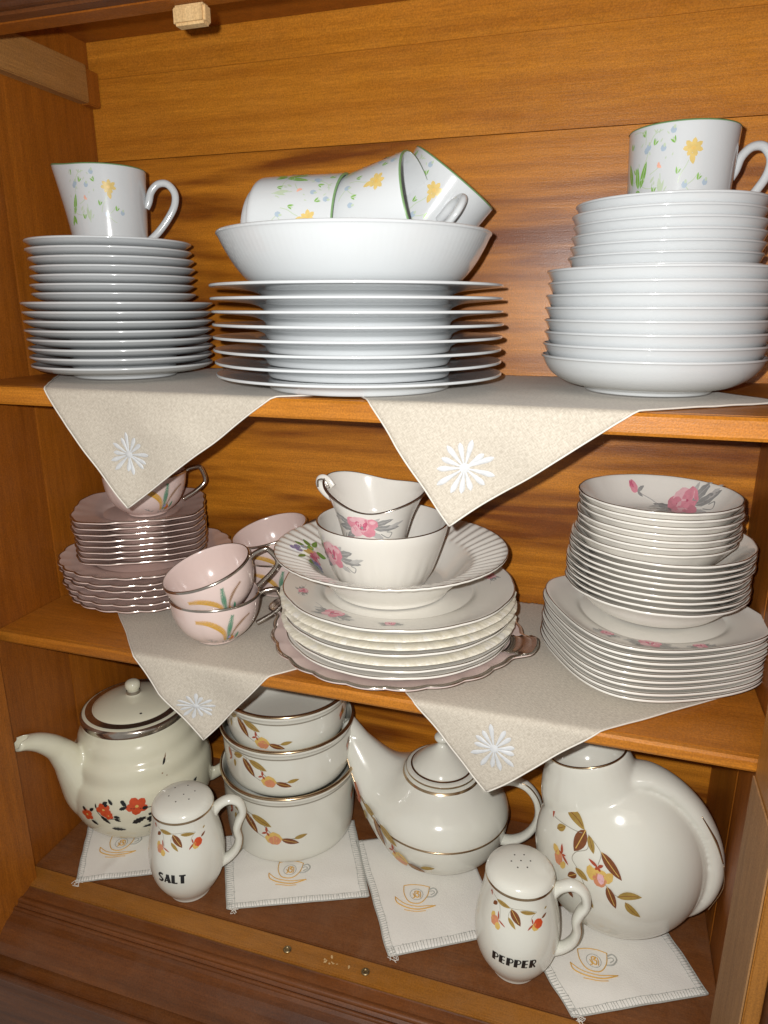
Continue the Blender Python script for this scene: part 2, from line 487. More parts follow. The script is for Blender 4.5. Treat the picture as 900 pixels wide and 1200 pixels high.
def autumn_big(D, k, ox=270, oy=480):
    lf, bl, cv = S(D, k, ox, oy)
    cv([(70, 370), (130, 362), (185, 355), (225, 345)], 3, 'stem')
    cv([(225, 345), (240, 400), (190, 440), (175, 480), (205, 515), (240, 580), (235, 640)], 3, 'stem')
    cv([(235, 345), (275, 370), (300, 400), (292, 450)], 3, 'stem')
    cv([(330, 530), (365, 565), (400, 578)], 3, 'stem')
    lf(125, 305, 218, 335, 44, 'olive', 'brown', .12); lf(135, 308, 112, 278, 10, 'brown', None, .3)
    lf(222, 332, 180, 442, 54, 'brown', 'ochre'); lf(238, 345, 268, 412, 30, 'olive', 'brown')
    lf(90, 402, 130, 366, 26, 'olive', 'brown'); lf(300, 390, 400, 490, 44, 'brown', 'ochre')
    lf(60, 250, 62, 320, 30, 'rust', 'ochre'); lf(60, 330, 92, 315, 14, 'rust'); lf(62, 325, 64, 380, 12, 'rust'); lf(60, 330, 42, 350, 12, 'rust')
    lf(40, 340, 30, 370, 20, 'olive')
    bl(266, 500, 22, 34, 'ochre', .3); bl(342, 498, 20, 30, 'ochre', -.3); bl(306, 518, 32, 38, 'peach'); bl(300, 480, 34, 12, 'ochre'); bl(310, 512, 16, 26, 'rose_l', .2)
    lf(292, 462, 248, 440, 15, 'rust'); lf(292, 462, 315, 445, 15, 'rust'); lf(292, 462, 282, 478, 13, 'rust'); lf(292, 462, 306, 480, 12, 'rust')
    lf(195, 512, 256, 550, 34, 'olive', 'brown'); lf(340, 538, 388, 646, 38, 'brown', 'ochre')
    lf(388, 578, 492, 556, 42, 'olive', 'brown', .08); lf(424, 596, 496, 672, 36, 'olive', 'brown', -.06)
    bl(98, 490, 16, 22, 'ochre', .4); bl(112, 518, 20, 36, 'peach'); bl(136, 540, 12, 22, 'ochre', -.3)
    lf(126, 490, 122, 444, 12, 'rust'); lf(126, 490, 162, 524, 12, 'rust'); lf(126, 492, 112, 482, 9, 'rust'); lf(126, 492, 146, 486, 9, 'rust')
    lf(202, 542, 163, 580, 32, 'brown', 'ochre'); lf(238, 618, 292, 692, 32, 'olive', 'brown'); lf(165, 650, 196, 690, 24, 'brown'); lf(250, 668, 268, 694, 16, 'rust')

def autumn_small(D, k, ox=220, oy=320, both=True):
    lf, bl, cv = S(D, k, ox, oy)
    cv([(60, 265), (110, 252), (150, 258), (190, 275), (225, 320), (270, 345), (320, 345)], 3, 'stem')
    cv([(150, 260), (170, 320), (205, 345)], 2.5, 'stem')
    lf(86, 272, 134, 252, 26, 'olive', 'brown'); lf(134, 262, 182, 334, 30, 'brown', 'ochre'); lf(162, 262, 232, 298, 28, 'olive', 'brown')
    bl(236, 344, 30, 24, 'ochre'); bl(240, 352, 22, 18, 'peach'); lf(214, 322, 196, 330, 8, 'rust'); lf(214, 322, 214, 298, 9, 'rust'); lf(214, 322, 222, 336, 8, 'rust')
    lf(262, 346, 320, 366, 22, 'brown', 'ochre'); lf(304, 346, 348, 336, 16, 'olive')
    lf(88, 290, 84, 326, 14, 'olive'); lf(52, 252, 66, 300, 20, 'rust', 'ochre'); lf(64, 296, 50, 310, 8, 'rust')
    if both:
        lf(350, 330, 330, 380, 0.1, 'olive')

def autumn_collar(D, k, ox=350, oy=500):
    lf, bl, cv = S(D, k, ox, oy)
    cv([(180, 410), (240, 440), (330, 452), (420, 450), (500, 470)], 3, 'stem'); cv([(340, 452), (320, 510), (345, 560)], 2.5, 'stem')
    cv([(500, 470), (470, 500), (460, 530)], 2.5, 'stem'); cv([(250, 445), (262, 500), (270, 560)], 2.5, 'stem')
    lf(228, 440, 330, 455, 34, 'olive', 'brown'); lf(334, 458, 398, 562, 50, 'brown', 'ochre'); lf(390, 462, 496, 478, 28, 'olive', 'brown')
    lf(320, 520, 370, 588, 24, 'olive'); lf(235, 455, 205, 490, 28, 'brown')
    bl(222, 560, 16, 30, 'ochre'); bl(238, 585, 28, 36, 'peach'); bl(262, 610, 18, 24, 'ochre'); lf(262, 566, 252, 510, 10, 'rust'); lf(262, 566, 310, 596, 10, 'rust')
    bl(490, 570, 26, 26, 'ochre'); bl(508, 550, 32, 34, 'orange'); lf(474, 550, 440, 588, 12, 'rust'); lf(474, 550, 468, 510, 10, 'rust'); lf(535, 525, 575, 500, 16, 'brown')
    lf(175, 400, 186, 440, 12, 'rust'); lf(185, 405, 168, 420, 9, 'rust'); lf(560, 470, 580, 455, 12, 'olive')

def meadow(D, k, ox=330, oy=330):
    lf, bl, cv = S(D, k, ox, oy)
    rn = random.Random(3)
    for P in ([(150, 500), (190, 450), (260, 490), (330, 495)], [(215, 490), (240, 400), (265, 340), (270, 280)], [(430, 480), (440, 440), (460, 405), (470, 380)],
              [(250, 290), (245, 240), (200, 225), (160, 225)], [(275, 290), (300, 250), (340, 235)], [(350, 540), (345, 480), (340, 430)], [(285, 430), (320, 410), (330, 395)],
              [(460, 500), (500, 470), (520, 440)], [(470, 500), (500, 530), (520, 540)], [(120, 500), (110, 450)]):
        cv(P, 4, 'p_pale')
    lf(162, 470, 125, 360, 34, 'p_green', 'p_pale'); lf(215, 490, 205, 385, 30, 'p_green', 'p_pale', .05); lf(228, 490, 262, 365, 30, 'p_green', 'p_pale')
    lf(212, 492, 190, 555, 30, 'p_green', 'p_pale'); lf(215, 495, 232, 550, 24, 'p_green'); lf(350, 530, 335, 450, 24, 'p_pale'); lf(345, 530, 362, 460, 14, 'p_pale')
    lf(290, 470, 310, 440, 12, 'p_pale'); lf(150, 520, 172, 555, 20, 'olive')
    for i in range(7):
        a = i * 2 * PI / 7 + .3
        bl(485 + 24 * math.cos(a), 325 + 19 * math.sin(a), 24, 12, 'p_yellow', -a)
    bl(485, 328, 12, 9, 'ochre'); lf(480, 350, 492, 400, 26, 'p_yellow')
    for x, y in ((258, 318), (348, 318), (462, 490), (120, 495), (388, 242), (560, 480), (270, 305)):
        bl(x, y, 14, 15, 'p_blue'); bl(x + 4, y - 14, 6, 9, 'p_pale')
    lf(322, 390, 345, 405, 16, 'p_salmon'); bl(330, 386, 6, 8, 'p_salmon')
    for x, y, a in ((300, 300, 60), (245, 255, 110), (420, 440, 70), (400, 300, 120), (190, 420, 100), (310, 520, 80), (520, 470, 60), (150, 300, 75)):
        for q in (-26, 0, 26):
            lf(x, y, x + 26 * math.cos(R_(a + q)), y - 34 * math.sin(R_(a + q)), 9, 'p_green' if q else 'p_pale')
    for i in range(20):
        x, y = rn.uniform(160, 400), rn.uniform(230, 520)
        lf(x, y, x + rn.uniform(-16, 16), y - rn.uniform(10, 26), 6, 'p_pale')

def rose_spray(D, k, flip=1, bud=True, wide=1.0):
    f = flip
    def lf(x0, y0, x1, y1, w, m, v=None): D.leaf(f * x0 * k, y0 * k, f * x1 * k, y1 * k, w * k, m, v, 0., 7, .18)
    def bl(x, y, rx, ry, m, a=0.): D.blob(f * x * k, y * k, rx * k, ry * k, m, f * a)
    def cv(P, w, m): D.curve([(f * x * k, y * k) for x, y in P], w * k, m)
    cv([(-60, 5), (-100, 30), (-150, 45)], 3, 'greyleaf_l')
    for a in ((-30, 0, -95, 18, 26), (-25, -12, -88, -20, 28), (-20, -25, -60, -58, 26), (30, 10, 92, 28, 28), (35, -5, 118, -12, 28), (25, -22, 70, -50, 22), (25, 15, 55, 45, 18)):
        lf(*a[:4], a[4], 'greyleaf' if a[4] > 24 else 'greyleaf_l', 'greyleaf_l')
    lf(75, -10, 128, 8, 16, 'greyleaf_l'); lf(-70, 10, -112, -2, 15, 'greyleaf_l')
    cv([(60, -30), (85, -48), (95, -30), (78, -24)], 3, 'greyleaf'); cv([(-45, -45), (-70, -62), (-60, -40)], 3, 'greyleaf')
    for i, (x, y, rx, ry, m, a) in enumerate(((-22, 10, 26, 30, 'rose', .3), (24, 14, 28, 28, 'rose', -.3), (0, 30, 30, 18, 'rose_l', 0), (-16, -22, 24, 22, 'rose_l', .5), (20, -20, 26, 22, 'rose', -.6),
                                               (2, 2, 22, 24, 'rose_l', 0), (-8, 8, 9, 18, 'rose_d', .4), (12, 10, 7, 16, 'rose_d', -.3), (4, -10, 12, 6, 'rose_d', 0), (-26, 24, 12, 9, 'rose_l', .4), (34, 24, 10, 9, 'rose_l', 0))):
        bl(x, y, rx, ry, m, a)
    bl(2, -4, 5, 7, 'greyleaf'); 
    if bud:
        bl(-165, 50, 18, 11, 'rose', -.4); bl(-172, 53, 10, 6, 'rose_d', -.4); lf(-150, 44, -128, 58, 10, 'greyleaf'); lf(-150, 44, -130, 34, 9, 'greyleaf')

def bouquet(D, k):
    lf, bl, cv = S(D, k, 0, 0)
    rn = random.Random(5)
    for x0, y0, x1, y1 in ((0, -40, -30, -85), (10, -45, 20, -95), (-20, -30, -60, -45), (30, 40, 40, 90), (-10, 50, -30, 95), (25, -20, 60, -50), (20, 60, 15, 110)):
        lf(x0, y0, x1, y1, 20, 'leafgreen', 'p_green')
    for x, y, m in ((-45, -5, 'violet'), (-58, 15, 'violet'), (-35, 22, 'violet'), (-20, -20, 'p_blue'), (5, -5, 'ochre'), (-5, 15, 'p_yellow'), (18, 12, 'rose_d'), (32, 28, 'rose'), (20, 36, 'rose_d'), (40, 50, 'violet'), (30, 68, 'violet'), (45, 70, 'p_blue'), (2, -30, 'p_green'), (25, -8, 'rose')):
        bl(x, y, 15, 13, m, rn.uniform(0, 3)); bl(x + 3, y - 3, 5, 5, 'rose_l' if 'rose' in m else ('p_yellow' if m != 'violet' else 'p_blue'))

def wheat(D, k):
    lf, bl, cv = S(D, k, 0, 0)
    def plume(P, m, n, s):
        Q = cat_rom([(x, y, 0) for x, y in P], n)
        cv(P, 4, m)
        for i in range(1, len(Q)):
            t = Q[i] - Q[i - 1]; t.normalize(); nn = Vector((-t.y, t.x, 0))
            w = s * (.45 + .45 * math.sin(PI * i / len(Q)))
            for sg in (-1, 1):
                e = Q[i] + t * w * .7 + nn * sg * w * .85
                lf(Q[i].x, Q[i].y, e.x, e.y, w * .27, m)
    plume([(-10, 90), (-22, 30), (-55, -15), (-105, -45), (-160, -50)], 'wheat', 8, 24)
    plume([(5, 90), (5, 30), (10, -20), (20, -75)], 'teal', 7, 20)
    plume([(20, 60), (40, 10), (75, -30), (120, -55)], 'wheat_d', 7, 15)
    lf(55, 85, 62, 35, 16, 'teal'); lf(20, 90, 30, 50, 26, 'wheat'); lf(38, 88, 30, 58, 20, 'orange'); bl(28, 78, 12, 14, 'wheat_d'); bl(10, 60, 9, 10, 'violet')
    for a in ((-90, 88, -130, 62), (-95, 88, -100, 68), (-90, 92, -60, 84)): lf(*a, 6, 'greyleaf')
    for x, y in ((0, 100), (30, 102), (-20, 102)): bl(x, y, 8, 5, 'greyleaf')

def poppies(D, k):  # red flowers, black leaves
    lf, bl, cv = S(D, k, 460, 620)
    def fl(x, y, s):
        for i in range(5):
            a = i * 2 * PI / 5 + .5
            bl(x + 22 * s * math.cos(a), y + 20 * s * math.sin(a), 20 * s, 17 * s, 'orange', -a)
        bl(x, y, 7 * s, 6 * s, 'ochre')
    def bleaf(x0, y0, x1, y1, w): D.leaf((x0 - 460) * k, (620 - y0) * k, (x1 - 460) * k, (620 - y1) * k, w * k, 'black', 'yc' if 0 else None, 0, 9, .3)
    cv([(415, 575), (440, 585), (500, 592), (560, 600), (640, 640)], 4, 'black'); cv([(440, 660), (500, 655), (560, 648)], 4, 'black'); cv([(265, 600), (300, 640), (350, 640), (380, 640)], 4, 'black')
    fl(462, 575, 1.25); bleaf(395, 545, 415, 570, 22); bleaf(388, 540, 410, 552, 22); bleaf(380, 585, 418, 572, 22); bleaf(484, 592, 512, 590, 24)
    bleaf(432, 672, 498, 645, 34); bleaf(498, 668, 542, 652, 30); bleaf(505, 682, 538, 668, 16); bleaf(508, 632, 530, 638, 18); bleaf(475, 708, 552, 700, 18)
    fl(304, 590, .95); fl(326, 622, .6); bleaf(300, 560, 326, 545, 22); bleaf(308, 568, 326, 560, 18); bleaf(350, 625, 380, 632, 20); bleaf(352, 640, 382, 655, 16); bleaf(284, 625, 330, 672, 22); bleaf(265, 590, 262, 560, 10)
    fl(205, 640, .9); bleaf(180, 600, 200, 622, 22); bleaf(225, 612, 250, 590, 20); bleaf(225, 668, 262, 690, 22); bleaf(330, 700, 400, 712, 24); bleaf(350, 560, 330, 530, 18); fl(590, 640, .8)
    fl(720, 600, 1.1); bleaf(690, 560, 712, 580, 22); bleaf(750, 580, 780, 560, 22); bleaf(680, 640, 730, 650, 26); bleaf(640, 690, 700, 680, 24)

# ------------------------------------------------------------------ the cabinet
XL, XR, YB, YF = -.592, .148, .76, .515
cab = thing('china_cabinet', (0, 0, 0), 'open varnished orange-brown wooden cabinet with two shelves holding the crockery', 'cabinet')
for z0, z1, m in ((-.03, .2885, 'w_fig'), (.2895, .5440, 'w_fig'), (.5450, .7885, 'w_fig'), (.7893, .87385, 'w_plain'), (.87415, .94, 'w_plain')):
    box('back_board', XL - .02, XR + .25, YB, YB + .012, z0, z1, M[m], cab, .0004)
box('dark_backing', XL - .02, XR + .25, YB + .013, YB + .02, -.03, .94, M['w_gap'], cab, 0)  # near-black sheet added behind the boards, its colour gives the shade in their gaps
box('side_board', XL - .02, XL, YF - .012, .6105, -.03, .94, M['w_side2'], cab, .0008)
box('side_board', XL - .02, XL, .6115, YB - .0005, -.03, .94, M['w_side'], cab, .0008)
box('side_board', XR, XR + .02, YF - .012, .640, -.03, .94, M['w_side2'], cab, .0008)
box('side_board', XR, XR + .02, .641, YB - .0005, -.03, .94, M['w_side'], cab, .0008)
def shelf(zt, th):
    s = box('shelf', XL + .0004, XR - .0004, YF + .006, YB - .0006, zt - th, zt, M['w_shelf'], cab, .001)
    bm = bmesh.new()
    prof = [(YF + .0062, zt - .0002), (YF + .002, zt - .0004), (YF, zt - .0025), (YF, zt - th + .003), (YF + .0015, zt - th + .0006), (YF + .0062, zt - th + .0002)]
    A = [bm.verts.new((XL + .0006, y, z)) for y, z in prof]; B = [bm.verts.new((XR - .0006, y, z)) for y, z in prof]
    for i in range(len(prof)):
        j = (i + 1) % len(prof); bm.faces.new([A[i], A[j], B[j], B[i]])
    bm.faces.new(A[::-1]); bm.faces.new(B)
    me = bpy.data.meshes.new('shelf_lipping'); bm.to_mesh(me); bm.free(); me.materials.append(M['w_edge'])
    o = bpy.data.objects.new('shelf_lipping', me); C.objects.link(o); o.parent = s
shelf(.556, .017); shelf(.300, .012)
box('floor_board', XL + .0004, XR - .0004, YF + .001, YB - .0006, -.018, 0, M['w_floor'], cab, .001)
strip = box('door_stop_strip', XL - .02, XR + .03, .4895, YF - .0008, -.018, .0005, M['w_strip'], cab, .0012)
def extrude_profile(name, prof, x0, x1, m, parent):
    V = [(x0, y, z) for y, z in prof] + [(x1, y, z) for y, z in prof]; n = len(prof)
    F = [[i, i + 1, n + i + 1, n + i] for i in range(n - 1)]
    F.append([0, n, 2 * n - 1, n - 1]); F.append(list(range(n))[::-1]); F.append([n + i for i in range(n)])
    o = mesh(name, V, F, m, None, parent, False); return o
def arc(cy, cz, r, a0, a1, n=7):
    return [(cy + r * math.cos(R_(a0 + (a1 - a0) * i / n)), cz + r * math.sin(R_(a0 + (a1 - a0) * i / n))) for i in range(n + 1)]
prof = [(.4888, -.020), (.4888, -.0015), (.4880, -.0025), (.4785, -.0045)] + arc(.4745, -.0062, .0032, 60, 200) + [(.4690, -.0095)] + arc(.4662, -.0098, .0022, 80, 200) + \
       [(.4610, -.0125), (.4540, -.0150), (.4460, -.0205), (.4400, -.0280), (.4370, -.0360), (.4355, -.0400), (.4420, -.0410), (.4420, -.0480), (.4290, -.0495)] + arc(.4250, -.0535, .0045, 60, 200) + [(.4205, -.060), (.4200, -.066), (.4270, -.067), (.4270, -.20), (.46, -.20)]
extrude_profile('base_moulding', prof, XL - .16, XR + .12, M['w_mould'], cab)
st = box('stile', XL - .06, -.575, .400, .5015, -.03, .94, M['w_side'], cab, .0015)
st2 = box('stile', .1305, .1415, .4402, .5145, -.03, .94, M['w_stile'], cab, .001)
box('stile_inner_face', .1290, .1302, .4420, .5140, -.0035, .2870, M['w_raw'], st2, 0)
extrude = [(.1418, .4400)]
for i in range(3):
    x0 = .1420 + i * .0065
    V, F = sweep([Vector((x0 + .003, .4400, -.03)), Vector((x0 + .003, .4400, .94))], [(.0031, .0045)], 12, (1, 0, 0))
    mesh('stile_bead', V, F, M['w_mould'], None, st2)
box('stile', .1420, .2200, .4425, .5145, -.03, .94, M['w_mould'], cab, .001)
box('ceiling_board', XL - .02, XR + .25, YF + .003, YB - .0006, .911, .925, M['w_side'], cab, .001)
box('top_rail', XL - .02, XR + .25, .4955, YF, .832, .94, M['w_side2'], cab, .0012)
pr = [(.4950, .94), (.4950, .8325), (.485, .8325), (.482, .8350)] + arc(.478, .8365, .004, 330, 190) + [(.470, .8400), (.462, .8425), (.450, .8500), (.440, .862), (.435, .88), (.435, .94)]
extrude_profile('top_moulding', pr, XL - .16, XR + .12, M['w_mould'], cab)
box('side_cleat', XL + .0002, XL + .014, .53, .7370, .8445, .8825, M['w_cleat'], cab, .0012)
box('side_cleat', XL + .0002, XL + .012, .7378, YB - .0008, .8440, .8800, M['w_side'], cab, .0012)
blk = box('door_catch_block', -.3185, -.2925, .5045, .5150, .8190, .8318, M['w_block'], cab, .0018)
def screw(x, y, z, parent, s=1.):
    V, F = lathe([(0, 0), (.0042 * s, 0), (.0044 * s, .0006), (.003 * s, .0016), (.0016 * s, .0012), (.0012 * s, -.0002), (0, -.0003)], 24, None, 1)
    o = mesh('screw', [(a + x, b + y, c + z) for a, b, c in V], F, M['brass'], None, parent)
screw(-.2618, .5010, .0006, strip); screw(-.1782, .5015, .0006, strip)
# worn patches of bare wood beside the screws
rn = random.Random(11)
for cx, cy, n in ((-.212, .500, 10),):
    D = Decal(lambda x, y, off, cx=cx, cy=cy: (cx + x, cy + y, .0006 + off if cy < .515 else .0001 + off), .0001)
    for i in range(n):
        D.blob(rn.gauss(0, .006), rn.gauss(0, .002), rn.uniform(.0005, .0022), rn.uniform(.0004, .0012), 'ochre' if cy < .515 else 'peach', rn.uniform(0, 3), .4, i)
    o = D.build('worn_patch', strip if cy < .515 else cab)
    o.data.materials[0] = M['w_block']

# ------------------------------------------------------------------ plates
def rimlike(R, H, fr, wr, fl, t, shape=((0, 0), (.25, .45), (.55, .75), (1, 1)), n=96, mod=None, sm=2, te=None):
    """foot ring, flat well, rim; shape = (fraction of well->rim, fraction of height)"""
    te = te or t * .8
    top = [(wr + (R - te * .3 - wr) * a, fl + (H - fl) * b) for a, b in shape]
    und = [(r + t * .35 * (1 - k / len(top)), z - t + (t - te) * k / (len(top) - 1)) for k, (r, z) in enumerate(top)]
    und = [(r, z) for r, z in und if r > fr + .002]
    P = [(0, fl - t), (fr - .004, fl - t), (fr - .0032, .0006), (fr - .002, 0), (fr, .0003), (fr + .0012, (fl - t) * .7)] + und[:-1] + \
        [(R - .0012, H - te), (R - .0001, H - te * .8), (R, H - te * .35), (R - te * .25, H), (R - te * .7, H - .00005)] + top[::-1][1:] + [(wr * .97, fl - .00005), (wr * .5, fl), (0, fl)]
    V, F = lathe(P, n, mod, sm)
    tp = [(r, z) for r, z in top]
    def zt(r):
        if r <= tp[0][0]: return tp[0][1]
        for (r0, z0), (r1, z1) in zip(tp[:-1], tp[1:]):
            if r <= r1: return z0 + (z1 - z0) * (r - r0) / (r1 - r0)
        return tp[-1][1]
    return V, F, zt

def edge_band(R, H, w=.0012, d=.0010, n=96, mod=None, off=.00018):
    P = [(R - w, H + off * .6), (R - w * .4, H + off * 1.1), (R - .0001, H + off * .5), (R + off * .7, H - d * .35)]
    return lathe(P, n, mod, 1)

ORD = ['', 'second', 'third', 'fourth', 'fifth', 'sixth', 'seventh', 'eighth', 'ninth']
def stack(proto, x, y, z0, z1, n, H, lab, group, s0=1., s1=1., jit=.0007, spin=True, extra=None, tilt=.0):
    """proto becomes the lowest piece, copies go up; lab(i_from_top, n) gives the label"""
    out = []
    for i in range(n):
        f = i / (n - 1)
        z = z0 + (z1 - z0) * f - H
        o = proto if i == 0 else dup(proto)
        o.location = (x + random.uniform(-jit, jit), y + random.uniform(-jit, jit) * .6, z)
        a = random.uniform(0, 2 * PI) if spin is True else (spin + random.uniform(-.03, .03))
        tl = random.uniform(-tilt, tilt)
        o.rotation_euler = (tl, random.uniform(-tilt, tilt), a)
        s = s0 + (s1 - s0) * f + random.uniform(-.002, .002)
        o.scale = (s, s, 1)
        k = n - 1 - i
        pos = 'topmost' if k == 0 else ('lowest' if i == 0 else ORD[k] + ' from the top')
        o['label'] = lab(pos); o['group'] = group
        out.append(o)
    return out

def plate_thing(name, cat, V, F, m):
    o = mesh(name, V, F, m); o['category'] = cat; return o

ZT, ZM = .5578, .3016
# left white stack
V, F, _ = rimlike(.092, .0140, .052, .058, .0078, .0030, ((0, 0), (.45, .12), (.8, .50), (1, 1)))
p = plate_thing('plate', 'plate', V, F, M['white'])
stack(p, -.4825, .629, .5718, .631, 8, .0140, lambda s: f'white plate, {s} of eight under the saucers below the cream jug', 'white plates under the cream jug', .972, 1.0)
V, F, _ = rimlike(.0785, .0135, .044, .049, .0074, .0028, ((0, 0), (.45, .12), (.8, .50), (1, 1)))
p = plate_thing('saucer', 'saucer', V, F, M['white'])
stack(p, -.4855, .629, .6394, .688, 7, .0135, lambda s: f'white saucer, {s} of seven directly under the cream jug', 'white saucers under the cream jug', 1, 1.0, .0013)
# centre dinner plates
V, F, _ = rimlike(.1255, .0140, .080, .084, .0096, .0030, ((0, 0), (.12, .35), (.3, .55), (1, 1)), 128)
p = plate_thing('dinner_plate', 'plate', V, F, M['white'])
stack(p, -.2135, .600, .5718, .6445, 8, .0140, lambda s: f'large dinner plate, {s} of eight under the serving bowl', 'white dinner plates in the central stack', 1., 1., .0014)
# serving bowl with fine ribs
def ribs(a, r, z):
    w = min(1, max(0, (z - .012) / .01)) if r > .07 else 0
    return r + .00004 * w * math.cos(130 * a), z
V, F, _ = rimlike(.1158, .0455, .076, .080, .0060, .0036, ((0, 0), (.30, .10), (.62, .42), (.86, .78), (1, 1)), 480, ribs)
o = plate_thing('serving_bowl', 'bowl', V, F, M['white'])
o.location = (-.2165, .600, .6402)
T(o, 'wide white serving bowl heaped with teacups on the dinner plates', 'bowl')
# right stack bowls
sh = ((0, 0), (.35, .08), (.7, .38), (.88, .70), (1, 1))
V, F, _ = rimlike(.0885, .0300, .050, .053, .0070, .0028, sh, 128)
p = plate_thing('soup_bowl', 'bowl', V, F, M['white'])
stack(p, .0315, .643, .5880, .6555, 8, .0300, lambda s: f'wide white bowl, {s} of eight under the narrower bowls', 'wide white bowls in the right stack', 1.01, 1.0, .0008)
V, F, _ = rimlike(.0745, .0255, .042, .046, .0062, .0026, ((0, 0), (.35, .10), (.7, .42), (.88, .72), (1, 1)), 112)
p = plate_thing('cereal_bowl', 'bowl', V, F, M['white'])
stack(p, .0335, .643, .6575, .7050, 7, .0255, lambda s: f'narrower white bowl, {s} of seven under the upright teacup', 'narrower white bowls in the right stack', 1.005, .975, .0010)

# ------------------------------------------------------------------ white cups
def cup_white(name, R, H, rb, label, cat='cup', spout=False, group=None, theta=-PI / 2, decal=True, hs=1.0, hang=0.):
    t = thing(name, (0, 0, 0), label, cat, group)
    P = [(0, .002), (rb - .005, .002), (rb - .004, 0), (rb - .002, 0), (rb - .0008, .002), (rb, .005), (rb + (R - rb) * .45, H * .45), (R - .0004, H * .9), (R, H - .0008), (R - .0007, H), (R - .0016, H - .0005),
         (R - .0024, H * .9), (rb + (R - rb) * .45 - .0027, H * .45), (rb - .004, .010), (rb - .010, .0052), (0, .005)]
    mod = None
    if spout:
        def mod(a, r, z):
            d = abs((a - PI + PI) % (2 * PI) - PI)
            d = abs(math.atan2(math.sin(a - PI), math.cos(a - PI)))
            g = math.exp(-(d / .55) ** 2) * max(0, z / H) ** 1.5
            return r + .010 * g * (1 if r > .01 else 0), z + .0035 * g * (z / H) ** 4
    V, F = lathe(P, 96, mod)
    mesh('body', V, F, M['white'], None, t)
    V, F = lathe([(R - .0013, H + .00012), (R - .0006, H + .0002), (R + .00018, H - .0006), (R + .0002, H - .0011)], 96, mod, 1)
    mesh('green_rim_line', V, F, M['green_line'], None, t)
    # handle: question-mark loop with thick curled upper end
    hp = [(R - .002, 0, H * .52), (R + .001, 0, H * .60), (R + .004, 0, H * .73), (R + .011, 0, H * .83), (R + .020, 0, H * .835), (R + .0265, 0, H * .72), (R + .0255, 0, H * .56), (R + .018, 0, H * .38), (R + .008, 0, H * .21), (R - .003, 0, H * .07)]
    V, F = sweep(cat_rom(hp, 6), [(.0036, .0034), (.0040, .0036), (.0036, .0034), (.0031, .0036), (.0030, .0035), (.0032, .0035), (.0036, .0036)], 14, (0, 1, 0))
    mesh('handle', V, F, M['white'], None, t)
    if decal:
        outer = chaikin(P[2:9], 2)
        D = Decal(on_lathe(outer, theta, H * .56 + (.0118 if not spout else .0105), R * .97, mod), .0002)
        meadow(D, .000150 if not spout else .000145)
        D.build('painted_flowers', t)
    return t

def face(x, y): return math.atan2(-y, -x)
creamer = cup_white('cream_jug', .0385, .0705, .0350, 'white cream jug with pouring lip and painted flowers on the white saucers', 'jug', True, None, face(-.48, .6) - R_(2) )
creamer.location = (-.4835, .627, .6833); creamer.rotation_euler = (0, 0, R_(24))
for ch in creamer.children:
    if ch.name.startswith('painted'): ch.rotation_euler = (0, 0, R_(-24 - 30))
cup0 = cup_white('teacup', .0405, .0710, .0370, 'white teacup with yellow flower standing upright on the stack of white bowls', 'cup', False, 'white teacups with painted flowers', face(.03, .64))
cup0.location = (.0395, .645, .6858); cup0.rotation_euler = (0, 0, R_(12))
for ch in cup0.children:
    if ch.name.startswith('painted'): ch.rotation_euler = (0, 0, R_(-12 - 24))

def lay(root, loc, axis, hdir, label, turn=0.):
    """lie a cup down: axis = direction its mouth points to, hdir = where its handle points"""
    o = dup(root, label=label, group='white teacups heaped in the serving bowl')
    z = Vector(axis).normalized(); x = Vector(hdir); x = (x - z * x.dot(z)).normalized(); y = z.cross(x)
    o.rotation_mode = 'QUATERNION'
    o.rotation_quaternion = Matrix((x, y, z)).transposed().to_quaternion()
    o.location = loc
    for c_ in o.children:
        if c_.name.startswith('painted'): c_.rotation_euler = (0, 0, R_(turn))
    return o
lay(cup0, (-.2760, .5500, .6880), (1, .05, -.05), (0, .5, -1), 'white teacup lying at the front of the serving bowl, blue and yellow flowers on top', -62)
lay(cup0, (-.2160, .5620, .6830), (.96, -.06, .23), (0, .6, -1), 'white teacup nested in the mouth of the front one, yellow flower showing', -92)
lay(cup0, (-.1800, .6250, .6740), (.60, .06, .78), (.42, -1, -.35), 'white teacup leaning over the rim of the serving bowl with its handle showing', 34)
lay(cup0, (-.2420, .6520, .6600), (-.10, .1, .98), (0, 1, 0), 'white teacup at the back of the serving bowl, only its rim peeking out')
lay(cup0, (-.3170, .6220, .6960), (1, -.02, -.12), (0, .4, -1), 'white teacup lying behind the front one, only its foot end showing')

